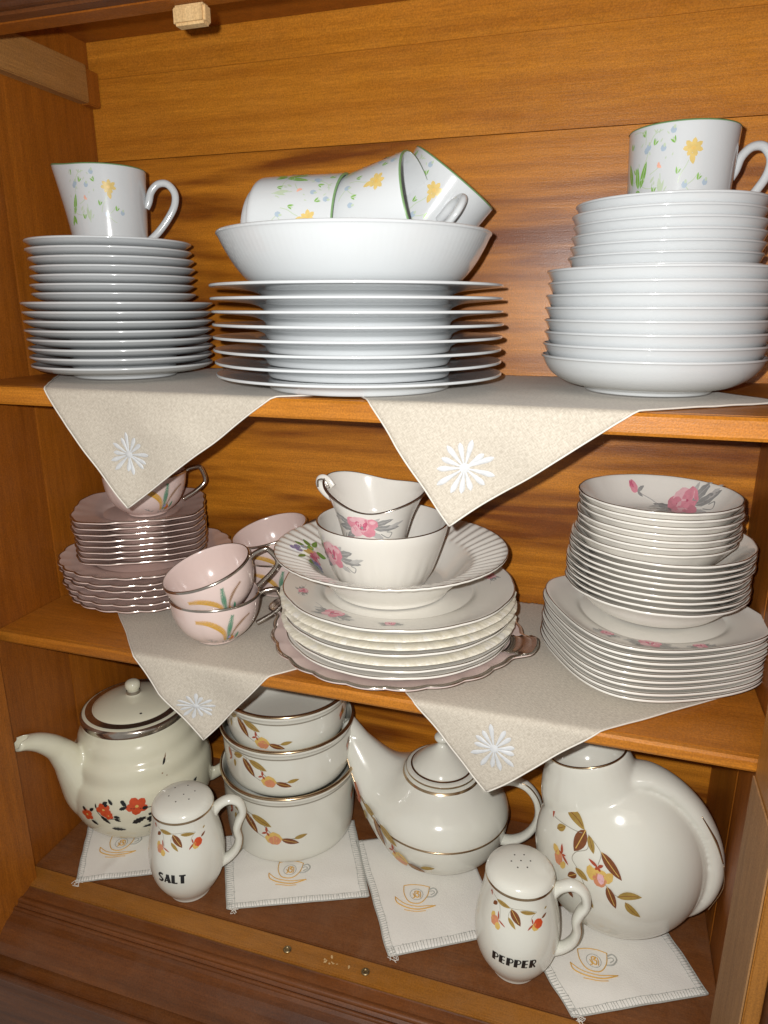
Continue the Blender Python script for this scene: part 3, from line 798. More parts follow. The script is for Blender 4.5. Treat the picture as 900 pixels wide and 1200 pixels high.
# ------------------------------------------------------------------ linen napkins with a corner hanging down
def linen(x_tip, h, xl, xr, zs, L, lift, label, fx, fz, fr, frot=0., squash=1., seed=0):
    """cloth plane: p across, q up from the tip; folds over the shelf edge at q = h"""
    dl = Vector((xl - x_tip, h)).normalized(); dr = Vector((xr - x_tip, h)).normalized()
    rb = .0035; al = rb * PI / 2
    def pos(p, q, off=0.):
        nz = noise.noise(Vector((p * 14, q * 14, seed))) ; n2 = noise.noise(Vector((p * 40, q * 30, seed + 5)))
        d = q - h
        if d > al / 2:
            y, z, ny, nzz = YF - .0012 + rb + (d - al / 2), zs + lift + .0004 * abs(n2), 0, 1
        elif d > -al / 2:
            a = (d + al / 2) / rb
            y, z = YF - .0012 + rb - rb * math.cos(a), zs + lift - rb + rb * math.sin(a)
            ny, nzz = -math.cos(a), math.sin(a)
        else:
            e = -(d + al / 2); g = min(1, e / .03)
            y = YF - .0012 - g * (.0034 + .0050 * nz + .0012 * n2 + .0026 * math.sin(p * 55 + q * 20 + seed)) 
            z, ny, nzz = zs + lift - rb - e, -1, 0
        return Vector((p, y + off * ny, z + off * nzz))
    N = 84
    V, UV, idx, F = [], [], {}, []
    for i in range(N + 1):
        for j in range(N + 1):
            s, t = L * i / N, L * j / N
            v = dl * s + dr * t
            wx = .0022 * noise.noise(Vector((s * 22, t * 22, seed)))
            P3 = pos(x_tip + v.x + wx, v.y)
            idx[i, j] = len(V); V.append(P3); UV.append((s, t))
    def ok(P): return P.y < YB - .001 and XL + .001 < P.x < XR - .0008
    for i in range(N):
        for j in range(N):
            q = [idx[i, j], idx[i + 1, j], idx[i + 1, j + 1], idx[i, j + 1]]
            if all(ok(V[k]) for k in q): F.append(q)
    o = mesh('linen_napkin', V, F, M['linen'], None, None, True, UV)
    sd = o.modifiers.new('thickness', 'SOLIDIFY'); sd.thickness = .0005; sd.offset = 1
    T(o, label, 'napkin', 'beige linen napkins with one corner hanging over a shelf edge')
    hv = []
    for dvec in (dl, dr):
        pts = []
        for i in range(61):
            v = dvec * (L * i / 60)
            P3 = pos(x_tip + v.x + .0022 * noise.noise(Vector((L * i / 60 * 22, 0, seed) if dvec is dl else (0, L * i / 60 * 22, seed))), v.y, .0003)
            if ok(P3): pts.append(P3)
        hv.append(sweep(pts, [(.00075, .00065)], 6))
    Vh, Fh, _ = join(hv)
    mesh('hem', Vh, Fh, M['hem'], None, o)
    # satin-stitched daisy
    rn = random.Random(seed); parts = []
    for i in range(13):
        a = 2 * PI * i / 13 + frot + rn.uniform(-.11, .11); ln = fr * rn.uniform(.78, 1.06)
        c0, c1 = fr * .16, ln
        pts = []; n = 9
        V2, F2 = [], []
        for k in range(n + 1):
            t = k / n; rr = c0 + (c1 - c0) * t; w = fr * .098 * ((.30 + .70 * t / .7) if t < .7 else math.sqrt(max(.02, 1 - ((t - .7) / .3) ** 2)))
            for sx, up in ((-1, 0.0002), (-.5, .0009), (0, .0006), (.5, .0009), (1, 0.0002)):
                px = fx + math.cos(a) * rr - math.sin(a) * w * sx; qz = fz + (math.sin(a) * rr + math.cos(a) * w * sx) * squash
                V2.append(pos(px, qz, up + .0005))
        for k in range(n):
            for m_ in range(4):
                b = k * 5 + m_; F2.append([b, b + 1, b + 6, b + 5])
        parts.append((V2, F2))
    V2, F2 = [], []
    for k in range(12):
        V2.append(pos(fx + fr * .17 * math.cos(k * PI / 6), fz + fr * .17 * math.sin(k * PI / 6) * squash, .0008))
    V2.append(pos(fx, fz, .0018)); F2 = [[k, (k + 1) % 12, 12] for k in range(12)]
    parts.append((V2, F2))
    Vf, Ff, _ = join(parts)
    mesh('embroidered_daisy', Vf, Ff, M['thread'], None, o)
    return o
# fz is measured upward from the tip
linen(-.4063, .1046, -.4845, -.2589, .556, .300, .0004, 'beige linen napkin hanging from the top shelf over the lone pink cup', -.3990, .0500, .0200, .1, 1., 1)
linen(-.1080, .0927, -.1750, .0190, .556, .300, .0011, 'beige linen napkin hanging from the top shelf over the ivory cream pitcher', -.0985, .0455, .0228, .3, 1., 2)
linen(-.3456, .0768, -.4208, -.2758, .300, .265, .0004, 'beige linen napkin hanging from the middle shelf over the poppy teapot lid', -.3520, .0350, .0215, .2, .62, 3)
linen(-.0702, .0725, -.1360, .0150, .300, .275, .0011, 'beige linen napkin hanging from the middle shelf beside the round pitcher', -.0650, .0450, .0210, .25, 1., 4)

# ------------------------------------------------------------------ pink set on the middle shelf
def scal(k, amp, R, ph=0., p=6, zamp=0.):
    def f(a, r, z):
        w = (r / R) ** p if r > 0 else 0
        return r * (1 + amp * w * (abs(math.cos(k * a / 2 + ph)) * 2 - 1.2)), z + zamp * w * math.cos(k * a)
    return f
def sup(e, R, p=3, k2=0, amp2=0, zamp=0.):
    def f(a, r, z):
        w = (r / R) ** p if r > 0 else 0
        c, s = abs(math.cos(a)), abs(math.sin(a))
        g = 1 / ((c ** e + s ** e) ** (1 / e))
        g = g / 1.06
        r2 = r * (1 + (g - 1) * w) * (1 + amp2 * w * math.cos(k2 * a))
        return r2, z + zamp * w * math.cos(4 * a)
    return f
mod = scal(22, .014, .095)
V, F, zt = rimlike(.0955, .0150, .052, .060, .0078, .0028, ((0, 0), (.12, .3), (.3, .45), (.7, .7), (1, 1)), 176, mod)
p = plate_thing('scalloped_plate', 'plate', V, F, M['mauve'])
Vb, Fb = edge_band(.0955, .0150, .0020, .0013, 176, mod); mesh('silver_edge', Vb, Fb, M['silver'], None, p)
st_ = stack(p, -.4950, .654, .3175, .3560, 6, .0150, lambda s: f'dusky pink scalloped plate, {s} of six under the squarish saucers', 'larger dusky pink plates with silver edge', .97, 1.01, .0028)
mod = sup(3.6, .075, 3, 16, .010)
V, F, zt = rimlike(.0755, .0150, .036, .042, .0064, .0026, ((0, 0), (.15, .25), (.35, .42), (.7, .7), (1, 1)), 144, mod)
p = plate_thing('octagonal_saucer', 'saucer', V, F, M['mauve'])
Vb, Fb = edge_band(.0755, .0150, .0018, .0013, 144, mod); mesh('silver_edge', Vb, Fb, M['silver'], None, p)
st_ = stack(p, -.4990, .652, .3640, .4100, 8, .0150, lambda s: f'dusky pink squarish saucer, {s} of eight under the lone cup', 'dusky pink saucers with silver edge', .985, 1.0, .0012, .55)

def pink_cup(name, label, theta):
    t = thing(name, (0, 0, 0), label, 'cup', 'pink teacups with wheat flowers and silver handles')
    R, H = .0450, .0480
    P = [(0, .0028), (.018, .0028), (.019, 0), (.0215, 0), (.0220, .0028), (.028, .0060), (.037, .015), (.0425, .028), (.0445, .040), (R, H - .0008), (R - .0008, H), (R - .0022, H - .0006), (.0418, .040), (.0395, .028), (.034, .016), (.024, .0085), (0, .0065)]
    def mod(a, r, z):
        w = max(0, 1 - z / H) * (1 if r > .021 else 0) * (1 if z > .002 else 0)
        return r * (1 + .030 * w * (abs(math.cos(4 * a)) ** .7 - .5)), z
    V, F = lathe(P, 128, mod)
    mesh('body', V, F, M['pink'], None, t)
    V, F = lathe([(R - .0016, H + .00014), (R - .0006, H + .0002), (R + .0002, H - .0008), (R + .00022, H - .0022)], 128, None, 1)
    mesh('silver_rim_line', V, F, M['silver'], None, t)
    hp = [(R - .003, 0, H * .84), (R + .004, 0, H * .93), (R + .0150, 0, H * .96), (R + .0185, 0, H * .90), (R + .0225, 0, H * .66), (R + .0205, 0, H * .52), (R + .012, 0, H * .38), (R + .002, 0, H * .27), (R - .005, 0, H * .20)]
    V, F = sweep(cat_rom(hp, 5), [(.0026, .0026), (.0030, .0023), (.0026, .0026), (.0024, .0023), (.0026, .0024), (.0028, .0026)], 10, (0, 1, 0))
    mesh('handle', V, F, M['silver'], None, t)
    outer = chaikin(P[4:10], 2)
    D = Decal(on_lathe(outer, theta, .0255, .043, lambda a, r, z: (r * (1 + .030 * max(0, 1 - z / H) * .5), z)), .0003)
    wheat(D, .000185)
    D.build('painted_wheat', t)
    return t
pc = pink_cup('pink_teacup', 'upright pink teacup with silver handle, lower of the front pair', face(-.36, .57))
pc.location = (-.3610, .5730, .3019); pc.rotation_euler = (0, 0, R_(32))
for ch in pc.children:
    if ch.name.startswith('painted'): ch.rotation_euler = (0, 0, R_(-32 + 14))
def pcup(loc, rot, label):
    o = dup(pc, loc, rot, label)
    for ch in o.children:
        if ch.name.startswith('painted'): ch.rotation_euler = (0, 0, R_(-32 + 14))
    return o
pcup((-.3530, .5745, .3350), (R_(6), R_(-17), R_(26)), 'pink teacup tilted inside the upright one, upper of the front pair')
pcup((-.3550, .7020, .3019), (0, 0, R_(15)), 'pink teacup upright behind the front pair, lower of the back pair')
pcup((-.3490, .7010, .3340), (R_(6), R_(-14), R_(15)), 'pink teacup tilted in another behind the fluted bowl, upper of the back pair')
pcup((-.4850, .645, .4035), (0, 0, R_(48)), 'pink teacup alone on the dusky pink saucers behind the napkin tip')

# pink platter with silver tabs
def platter_mod(a, r, z):
    R = .127
    w = (r / R) ** 5 if r > 0 else 0
    q = 1 + .013 * w * (abs(math.cos(11 * a)) * 2 - 1.2)
    dz = 0
    for a0 in (R_(0), R_(180)):
        d = math.atan2(math.sin(a - a0), math.cos(a - a0))
        g = 1 / (1 + (abs(d) / .165) ** 10)
        q += .150 * g * w; dz += .0025 * g * w
    return r * q, z + dz
V, F, zt = rimlike(.1235, .0190, .080, .086, .0060, .0032, ((0, 0), (.15, .35), (.35, .55), (.7, .78), (1, 1)), 264, platter_mod)
pl = plate_thing('pink_platter', 'platter', V, F, M['pink'])
pl.location = (-.1820, .6150, .3020); pl.rotation_euler = (0, 0, R_(-4))
T(pl, 'pale pink scalloped platter with silver rim and tab handles under the ivory plates', 'platter')
V, F = edge_band(.1235, .0190, .0034, .0020, 264, platter_mod, .00025); mesh('silver_edge', V, F, M['silver'], None, pl)
for sg in (1, -1):
    V, F = [], []
    nA, nB = 14, 8
    for i in range(nA + 1):
        a = (-.158 + .316 * i / nA) + (0 if sg > 0 else PI)
        for j in range(nB + 1):
            r = .1235 - .0170 * j / nB
            rr, zz = platter_mod(a, r, .0190 - .0012 * j / nB)
            V.append((rr * math.cos(a), rr * math.sin(a), zz + .0006 + .0008 * math.cos(j * 2.1)))
    for i in range(nA):
        for j in range(nB):
            b = i * (nB + 1) + j; F.append([b, b + 1, b + nB + 2, b + nB + 1])
    o = mesh('tab_handle', V, F, M['silver'], None, pl)
    o.modifiers.new('t', 'SOLIDIFY').thickness = -.0005

# ivory plates
mod = scal(12, .004, .112, 0, 4)
V, F, zt_iv = rimlike(.1125, .0150, .062, .073, .0058, .0028, ((0, 0), (.1, .32), (.25, .48), (.7, .74), (1, 1)), 144, mod, te=.0030)
p = plate_thing('ivory_plate', 'plate', V, F, M['ivory'])
V, F = edge_band(.1125, .0150, .0010, .0007, 144, mod); mesh('silver_edge', V, F, M['silver'], None, p)
ivs = stack(p, -.1790, .6150, .3245, .3690, 7, .0150, lambda s: f'ivory plate {s}', 'plain-edged ivory plates in the central stack', .985, 1., .0016)
base_z = [o.location.z for o in ivs]
# two of the pieces are the flaky relief-edged ones
def lace_mod(seed):
    def f(a, r, z):
        w = max(0, (r - .098) / .016)
        q = noise.noise(Vector((math.cos(a) * 11, math.sin(a) * 11, seed + z * 60)))
        q2 = noise.noise(Vector((math.cos(a) * 60, math.sin(a) * 60, seed + 4 + z * 700)))
        q3 = noise.noise(Vector((math.cos(a) * 190, math.sin(a) * 190, seed + 4 + z * 1700)))
        return r + w * (.0013 * q + .0004 * q2 + .0003 * q3), z + w * (.0003 * q2 + .0009 * q + .0002 * q3)
    return f
def lace_plate(z, seed, label):
    P = [(0, .003), (.058, .003), (.06, 0), (.062, 0), (.064, .003), (.076, .0075), (.095, .0105), (.106, .0116), (.1125, .0124), (.1142, .0132), (.1130, .0145), (.108, .0149), (.100, .0142), (.094, .0132), (.078, .0100), (.073, .0058), (0, .0056)]
    V, F = lathe(P, 360, lace_mod(seed), 2)
    o = mesh('relief_edged_plate', V, F, M['ivory'])
    Pb = [(.1085, .0124), (.1120, .0122), (.1143, .0126), (.1150, .0134), (.1144, .0143), (.1125, .0150), (.108, .0152), (.103, .0146)]
    V, F = lathe(Pb, 720, lace_mod(seed + 9), 2); mesh('flaky_relief_edge', V, F, M['lace'], None, o)
    T(o, label, 'plate', 'relief-edged plates in the central stack')
    o.location = (-.1800 + random.uniform(-.001, .001), .6145, z)
    return o
for o_, lab_, sd in ((ivs[5], 'ivory plate with flaky relief edge, upper of the three under the fluted bowl', 1), (ivs[4], 'ivory plate with flaky relief edge, middle of the three under the fluted bowl', 2), (ivs[2], 'ivory plate with flaky relief edge, lowest of the three under the fluted bowl', 3)):
    lace_plate(o_.location.z, sd, lab_)
    for ch in list(o_.children): bpy.data.objects.remove(ch)
    bpy.data.objects.remove(o_)
ivs = [ivs[0], ivs[1], ivs[3], ivs[6]]
for o_, s in zip(ivs, ('lowest', 'third from the top', 'second from the top', 'topmost')):
    o_['label'] = f'ivory plate, {s} of four thin-edged ones under the fluted bowl'
top = ivs[-1]; top.rotation_euler = (0, 0, 0); top.scale = (1, 1, 1)
for a, k, fl in ((-112, .00020, 1), (-78, .00010, 1), (-150, .00011, 1), (28, .00013, 1), (70, .00018, -1)):
    D = Decal(on_top(zt_iv, R_(a + 90), .094 * math.cos(R_(a)), .094 * math.sin(R_(a))), .0004)
    rose_spray(D, k, fl, False); D.build('painted_roses', top)

# fluted rim bowl
def flute(a, r, z):
    if r < .078: return r, z
    w = min(1, (r - .078) / .006) * min(1, max(0, (.1118 - r) / .004))
    return r, z + .00085 * (w + .12) * math.cos(54 * a)
V, F, zt_fl = rimlike(.1125, .0440, .056, .052, .0070, .0032, ((0, 0), (.10, .05), (.26, .30), (.42, .62), (.52, .72), (1, 1)), 512, flute)
fb = plate_thing('fluted_bowl', 'bowl', V, F, M['ivory']); fb.location = (-.1880, .6150, .3610)
T(fb, 'ivory bowl with fluted rim and coloured bouquet, on the ivory plates', 'bowl')
V, F = edge_band(.1125, .0440, .0006, .0006, 512, flute); mesh('silver_edge', V, F, M['silver'], None, fb)
D = Decal(on_top(lambda r: zt_fl(r) + .0007, R_(18), -.0800, -.0150), .0006)
bouquet(D, .00026); D.build('painted_bouquet', fb)

# inner sugar bowl
Pi_ = [(0, .003), (.040, .003), (.041, 0), (.044, 0), (.0445, .003), (.0490, .010), (.0545, .026), (.0590, .040), (.0625, .052), (.0635, .0595), (.0627, .0600), (.0615, .0592), (.0600, .052), (.0560, .038), (.0500, .020), (.0430, .0090), (0, .0072)]
def lob(a, r, z): 
    w = max(0, 1 - abs(z - .02) / .02) if r > .044 else 0
    return r + .0004 * w * abs(math.cos(14 * a)), z
sb = thing('sugar_bowl', (-.1960, .6130, .3712), 'ivory sugar bowl with silver rim and pink rose, standing in the fluted bowl', 'bowl')
V, F = lathe(Pi_, 168, lob); mesh('body', V, F, M['ivory'], None, sb)
V, F = edge_band(.0635, .0600, .0014, .0012, 120); mesh('silver_rim_line', V, F, M['silver'], None, sb)
D = Decal(on_lathe(chaikin(Pi_[4:10], 2), face(-.196, .61) - R_(52), .036, .058), .0007)
rose_spray(D, .00028, 1, False); D.build('painted_rose', sb)
# cream pitcher on top
cp = thing('cream_pitcher', (-.2010, .6040, .4120), 'small ivory cream pitcher with wavy silver rim and pink rose, on the sugar bowl', 'jug')
Pc = [(0, .003), (.024, .003), (.025, 0), (.0275, 0), (.0280, .003), (.0300, .012), (.0330, .028), (.0370, .044), (.0385, .0495), (.0378, .050), (.0368, .0492), (.0345, .042), (.0310, .028), (.0270, .012), (0, .008)]
def boat(a, r, z):
    w = max(0, z / .05) ** 2
    r2 = r * (1 + .22 * w * abs(math.cos(a)) ** 2 - .10 * w * abs(math.sin(a)) ** 2) * (1.06 if r > .02 else 1)
    return r2, z + w * (.0065 * (-math.cos(a + .0)) * .6 + .0075 * math.sin(a) + .0055 * math.cos(2 * a))
V, F = lathe(Pc, 120, boat); mesh('body', V, F, M['ivory'], None, cp)
V, F = lathe([(.0370, .0502), (.0380, .0503), (.0388, .0496), (.0389, .0484)], 120, boat, 1); mesh('silver_rim_line', V, F, M['silver'], None, cp)
V, F = sweep(cat_rom([(-.041, -.004, .0500), (-.0470, -.004, .0570), (-.0530, -.003, .0565), (-.0540, -.002, .0500), (-.0480, 0, .0410), (-.036, 0, .034)], 6), [(.0016, .0042), (.0018, .0044), (.0018, .0040), (.0018, .0026)], 10, (0, 1, 0))
mesh('handle', V, F, M['ivory'], None, cp)
V, F = sweep(cat_rom([(-.042, -.0085, .0500), (-.0470, -.0086, .0575), (-.0535, -.0080, .0568), (-.0548, -.006, .0500)], 6), [(.0009, .0009)], 6, (0, 1, 0))
mesh('silver_handle_line', V, F, M['silver'], None, cp)
D = Decal(on_lathe(chaikin(Pc[4:9], 2), R_(-92), .027, .034, lambda a, r, z: boat(a, r, z)), .0005)
rose_spray(D, .00030, 1, False); D.build('painted_rose', cp)

# right ivory stack
def sup2(a, r, z):
    R = .097
    w = (r / R) ** 2.5 if r > 0 else 0
    a2 = a
    c, s = abs(math.cos(a2)), abs(math.sin(a2)); e = 3.3
    g = 1 / ((c ** e + s ** e) ** (1 / e)) / 1.085
    return r * (1 + (g - 1) * w), z + .0012 * w * math.cos(4 * a + PI)
V, F, zt_sq = rimlike(.0985, .0135, .055, .066, .0054, .0026, ((0, 0), (.12, .3), (.3, .45), (.7, .7), (1, 1)), 160, sup2, te=.0031)
p = plate_thing('square_plate', 'plate', V, F, M['ivory'])
V, F = edge_band(.0985, .0135, .0009, .0006, 160, sup2); mesh('silver_edge', V, F, M['silver'], None, p)
sqs = stack(p, .0545, .6460, .3165, .3610, 9, .0135, lambda s: f'ivory square plate, {s} of nine under the wavy-edged bowls', 'rounded-square ivory plates on the right', .965, .960, .0014, R_(28), None)
top = sqs[-1]
for a, k, fl in ((-92, .00020, 1), (-118, .00012, -1), (-62, .00012, 1)):
    a2 = a - 30
    D = Decal(on_top(zt_sq, R_(a2 + 90), .0815 * math.cos(R_(a2)), .0815 * math.sin(R_(a2))), .0007)
    rose_spray(D, k, fl, False); D.build('painted_roses', top)
mod = scal(14, .004, .078, 0, 4)
bs = ((0, 0), (.25, .10), (.5, .40), (.7, .72), (1, 1))
V, F, _ = rimlike(.0795, .0300, .040, .044, .0050, .0022, bs, 140, mod, te=.0028)
p = plate_thing('rimmed_bowl', 'bowl', V, F, M['ivory'])
V, F = edge_band(.0795, .0300, .0009, .0006, 140, mod); mesh('silver_edge', V, F, M['silver'], None, p)
stack(p, .0555, .6490, .3860, .4280, 9, .0300, lambda s: f'medium ivory bowl, {s} of nine on the square plates', 'middle-sized ivory bowls on the right', 1., .99, .0016)
mod = scal(14, .004, .070, 0, 4)
V, F, zt_sb = rimlike(.0695, .0300, .034, .040, .0050, .0022, ((0, 0), (.22, .08), (.5, .32), (.78, .70), (1, 1)), 140, mod, te=.0028)
p = plate_thing('small_bowl', 'bowl', V, F, M['ivory'])
V, F = edge_band(.0695, .0300, .0010, .0007, 140, mod); mesh('silver_edge', V, F, M['silver'], None, p)
sbs = stack(p, .0515, .6490, .4330, .4685, 7, .0300, lambda s: f'small ivory bowl, {s} of seven on the medium ivory bowls', 'small ivory bowls on the right', 1., .99, .0013)
top = sbs[-1]; top.rotation_euler = (0, 0, 0)
top['label'] = 'small ivory bowl with a pink rose inside, topmost of the ivory stack'
# the rose lies on the far inner slope
def slope(x, y, off):
    X, Y = x, y
    return (X, Y, zt_sb(math.hypot(X, Y)) + off)
D = Decal(lambda x, y, off: slope(.0250 + x * 1.0, .0380 + y * 1.35, off), .0009)
rose_spray(D, .00027, 1, True); D.build('painted_rose', top)

# ------------------------------------------------------------------ bottom shelf
def voxel(o, size=.0014, it=6):
    r = o.modifiers.new('blend', 'REMESH'); r.mode = 'VOXEL'; r.voxel_size = size; r.use_smooth_shade = True
    s = o.modifiers.new('soft', 'SMOOTH'); s.factor = .5; s.iterations = it

# poppy teapot
tp = thing('poppy_teapot', (-.5290, .6400, .0022), 'round cream teapot with orange poppies and silver-banded lid in the left corner', 'teapot')
Pt = [(0, 0), (.056, 0), (.063, .003), (.077, .015), (.0855, .034), (.0875, .052), (.0875, .066), (.0855, .078), (.0815, .084), (.0800, .088), (.0795, .100), (.0770, .106), (.0725, .110), (.0705, .114), (.0695, .122), (.0665, .128), (.0635, .132), (.0625, .1405), (.0600, .142), (.0, .142)]
V1, F1 = lathe(Pt, 96, None, 2)
ex, ey = -.045, -.122
sp = [(.25 * ex, .25 * ey, .030), (.52 * ex, .55 * ey, .040), (.66 * ex, .70 * ey, .062), (.78 * ex, .80 * ey, .094), (.92 * ex, .90 * ey, .126), (1.12 * ex, 1.02 * ey, .150), (1.36 * ex, 1.12 * ey, .1625)]
sp = [Vector((-.020, -.034, .030)), Vector((-.034, -.050, .050)), Vector((-.040, -.060, .080)), Vector((-.0450, -.070, .108)), Vector((-.0490, -.082, .130)), Vector((-.0530, -.098, .1470)), Vector((-.0560, -.114, .1570)), Vector((-.0575, -.128, .1620))]
V2, F2 = sweep(cat_rom(sp, 6), [(.036, .034), (.034, .030), (.0270, .0250), (.0195, .0185), (.0145, .0140), (.0120, .0115), (.0105, .0090), (.0090, .0070)], 24, (1, 0, 0))
hd = [Vector((.060, .035, .120)), Vector((.080, .048, .130)), Vector((.098, .058, .118)), Vector((.104, .062, .085)), Vector((.096, .057, .050)), Vector((.070, .042, .030))]
V3, F3 = sweep(cat_rom(hd, 6), [(.008, .006)], 14, (0, 0, 1))
Vj, Fj, _ = join([(V1, F1), (V2, F2), (V3, F3)])
ob = mesh('body', Vj, Fj, M['yellowcream'], None, tp); voxel(ob, .0016, 7)
tip = sp[-1]; tdir = (sp[-1] - sp[-2]).normalized()
def carve(body, cut):
    """apply the blend modifiers, hollow the body with the cutter and drop the cutter"""
    b = body.modifiers.new('hollow', 'BOOLEAN'); b.operation = 'DIFFERENCE'; b.object = cut; b.solver = 'EXACT'
    dg = bpy.context.evaluated_depsgraph_get(); dg.update()
    me = bpy.data.meshes.new_from_object(body.evaluated_get(dg))
    body.modifiers.clear(); body.data = me
    me.polygons.foreach_set('use_smooth', [True] * len(me.polygons))
    bpy.data.objects.remove(cut)
sd_ = (tip - sp[-3]).normalized()
q_ = Vector((1, 0, 0)) - sd_ * sd_.x; q_.normalize(); u_ = q_.cross(sd_); u_ = u_ if u_.z > 0 else -u_
Vc, Fc = lathe([(0, -1), (.5, -.87), (.87, -.5), (1, 0), (.87, .5), (.5, .87), (0, 1)], 24, None, 1)
cc = tip + u_ * .0048 - sd_ * .0012
Vc = [cc + sd_ * (x * .0150) + q_ * (y * .0066) + u_ * (z * .0088) for x, y, z in Vc]
carve(ob, mesh('cutter', Vc, Fc, M['yellowcream'], None, tp))
D = Decal(on_lathe(chaikin(Pt[:12], 2), face(-.529, .64) - R_(7), .056, .084), .0006)
poppies(D, .000235); D.build('painted_poppies', tp)
D = Decal(on_lathe(Pt, face(-.529, .64) + R_(20), .108, .080), .0006)
D.leaf(-.004, -.003, .004, .004, .0022, 'black'); D.leaf(.001, .001, .0048, .0068, .0012, 'wheat_d'); D.blob(-.006, -.012, .001, .0008, 'wheat_d'); D.blob(-.001, -.017, .0008, .0008, 'wheat_d'); D.build('chipped_mark', tp)
lid = mesh('lid', *lathe([(0, .1425), (.0625, .1425), (.0632, .1440), (.0630, .1475), (.0605, .1500), (.0560, .1510), (.0490, .1518), (.0470, .1540), (.0400, .1575), (.028, .1610), (.014, .1635), (.0080, .1650), (.0070, .1700), (.0085, .1730), (.0095, .1770), (.0080, .1810), (.004, .1830), (0, .1832)], 112), M['yellowcream'], None, tp)
V, F = lathe([(.0634, .1405), (.0640, .1430), (.0640, .1470), (.0626, .1486), (.0612, .1499)], 112, None, 1); mesh('silver_band', V, F, M['silver'], None, lid)
V, F = lathe([(.0575, .15115), (.0560, .1513), (.0520, .1517), (.0492, .1521)], 112, None, 1); mesh('silver_band', V, F, M['silver'], None, lid)
V, F = lathe([(.0083, .1658), (.0082, .1680), (.0082, .1700)], 40, None, 1); mesh('silver_band', V, F, M['silver'], None, lid)
a = face(-.529, .64) + R_(8)
V, F = lathe([(0, .00045), (.0014, .0004), (.0016, 0)], 14, None, 1); o = mesh('steam_hole', V, F, M['dark'], None, lid); o.location = (.040 * math.cos(a), .040 * math.sin(a), .1578)

# stacked casserole bowls
def cass(R, H, z, label, th, dec=True, x=-.3340, y=.6690, both=True):
    t = thing('casserole_bowl', (x, y, z), label, 'bowl', 'cream casserole bowls with autumn leaves')
    rb = R - .0055
    P = [(0, .003), (rb - .018, .003), (rb - .017, 0), (rb - .013, 0), (rb - .011, .002), (rb - .003, .006), (rb, .014), (rb + .0016, H * .5), (rb + .0022, H - .014), (rb + .0030, H - .0095), (R - .0015, H - .0070), (R, H - .0045), (R - .0003, H - .0012), (R - .0018, H), (R - .0038, H - .001), (R - .0052, H - .006), (rb - .0014, H - .014), (rb - .0022, .018), (rb - .010, .0075), (0, .0065)]
    V, F = lathe(P, 128); mesh('body', V, F, M['cream'], None, t)
    V, F = lathe([(R - .0030, H + .00005), (R - .0016, H + .0003), (R - .0001, H - .0010), (R + .0002, H - .0022)], 128, None, 1); mesh('silver_rim_line', V, F, M['gold'], None, t)
    V, F = lathe([(rb + .0024, H - .0128), (rb + .0028, H - .0118), (rb + .0031, H - .0105)], 128, None, 1); mesh('grey_line', V, F, M['stem'], None, t)
    outer = chaikin(P[4:10], 2)
    D = Decal(on_lathe(outer, th, H * .52, rb), .0004); autumn_small(D, .00030 if H < .09 else .00034); D.build('painted_leaves', t)
    D = Decal(on_lathe(outer, th + R_(86), H * .60, rb), .0004)
    D.leaf(0, -.006, .004, .008, .006, 'brown', 'ochre'); D.leaf(-.002, -.008, .002, -.002, .003, 'rust'); D.leaf(.004, -.004, .008, .002, .004, 'olive'); D.blob(-.001, -.001, .003, .003, 'peach'); D.build('painted_sprig', t)
    return t
fc = face(-.334, .669)
cass(.0830, .0990, .0024, 'cream casserole bowl with autumn leaves, lowest and widest of the stack of three', fc - R_(20))
cass(.0800, .0700, .0895, 'cream casserole bowl with autumn leaves, middle of the stack of three', fc - R_(22))
cass(.0755, .0600, .1405, 'cream casserole bowl with autumn leaves, top of the stack of three, empty', fc - R_(28))

# shakers
def lettering(txt, h, fn, name, parent):
    """heavy condensed lettering: each letter has one thick stem and thin remaining strokes"""
    D = Decal(fn, .0003); D.k = 0
    w = h * .62; tk = h * .34; tn = h * .13
    x = -(len(txt) * w * 1.16) / 2 + w * .08
    B = 'black'
    def ln(P, t): D.curve([(x + a_ * w + b_ * h * .06, (b_ - .5) * h) for a_, b_ in P], t, B, 4)
    def st(a_, t=tk): D.line([(x + a_ * w + b_ * h * .06, (b_ - .5) * h) for b_ in (0, .25, .5, .75, 1)], t, B)
    for c in txt:
        if c in 'PER': st(.26)
        if c == 'P': ln([(.3, .95), (.75, .93), (.96, .72), (.75, .48), (.3, .46)], tn)
        if c == 'R': ln([(.3, .95), (.75, .93), (.94, .74), (.75, .52), (.3, .50)], tn); ln([(.5, .50), (.75, .25), (.96, .0)], tn * 1.3)
        if c == 'E':
            for b in (.06, .5, .94): ln([(.3, b), (.9, b)], tn)
        if c == 'S': ln([(.88, .86), (.5, .95), (.18, .74), (.5, .50), (.84, .28), (.5, .04), (.12, .14)], tk * .62)
        if c == 'A': ln([(.02, 0), (.28, .5), (.5, 1)], tn * 1.2); ln([(.50, .98), (.66, .5), (.84, .0)], tk * .95); ln([(.2, .26), (.7, .26)], tn)
        if c == 'L': st(.26); ln([(.26, .05), (.92, .05)], tn * 1.2)
        if c == 'T': st(.5); ln([(.02, .94), (.98, .94)], tn * 1.3)
        x += w * 1.16
    return D.build(name, parent)
Ps = [(0, .002), (.018, .002), (.0190, 0), (.0225, 0), (.0228, .0022), (.0235, .0045), (.0310, .014), (.0375, .027), (.0405, .042), (.0408, .056), (.0392, .070), (.0362, .084), (.0338, .096), (.0328, .106), (.0327, .1105), (.0325, .1130), (.0305, .1175), (.0250, .1212), (.0150, .1238), (.006, .1246), (0, .1248)]
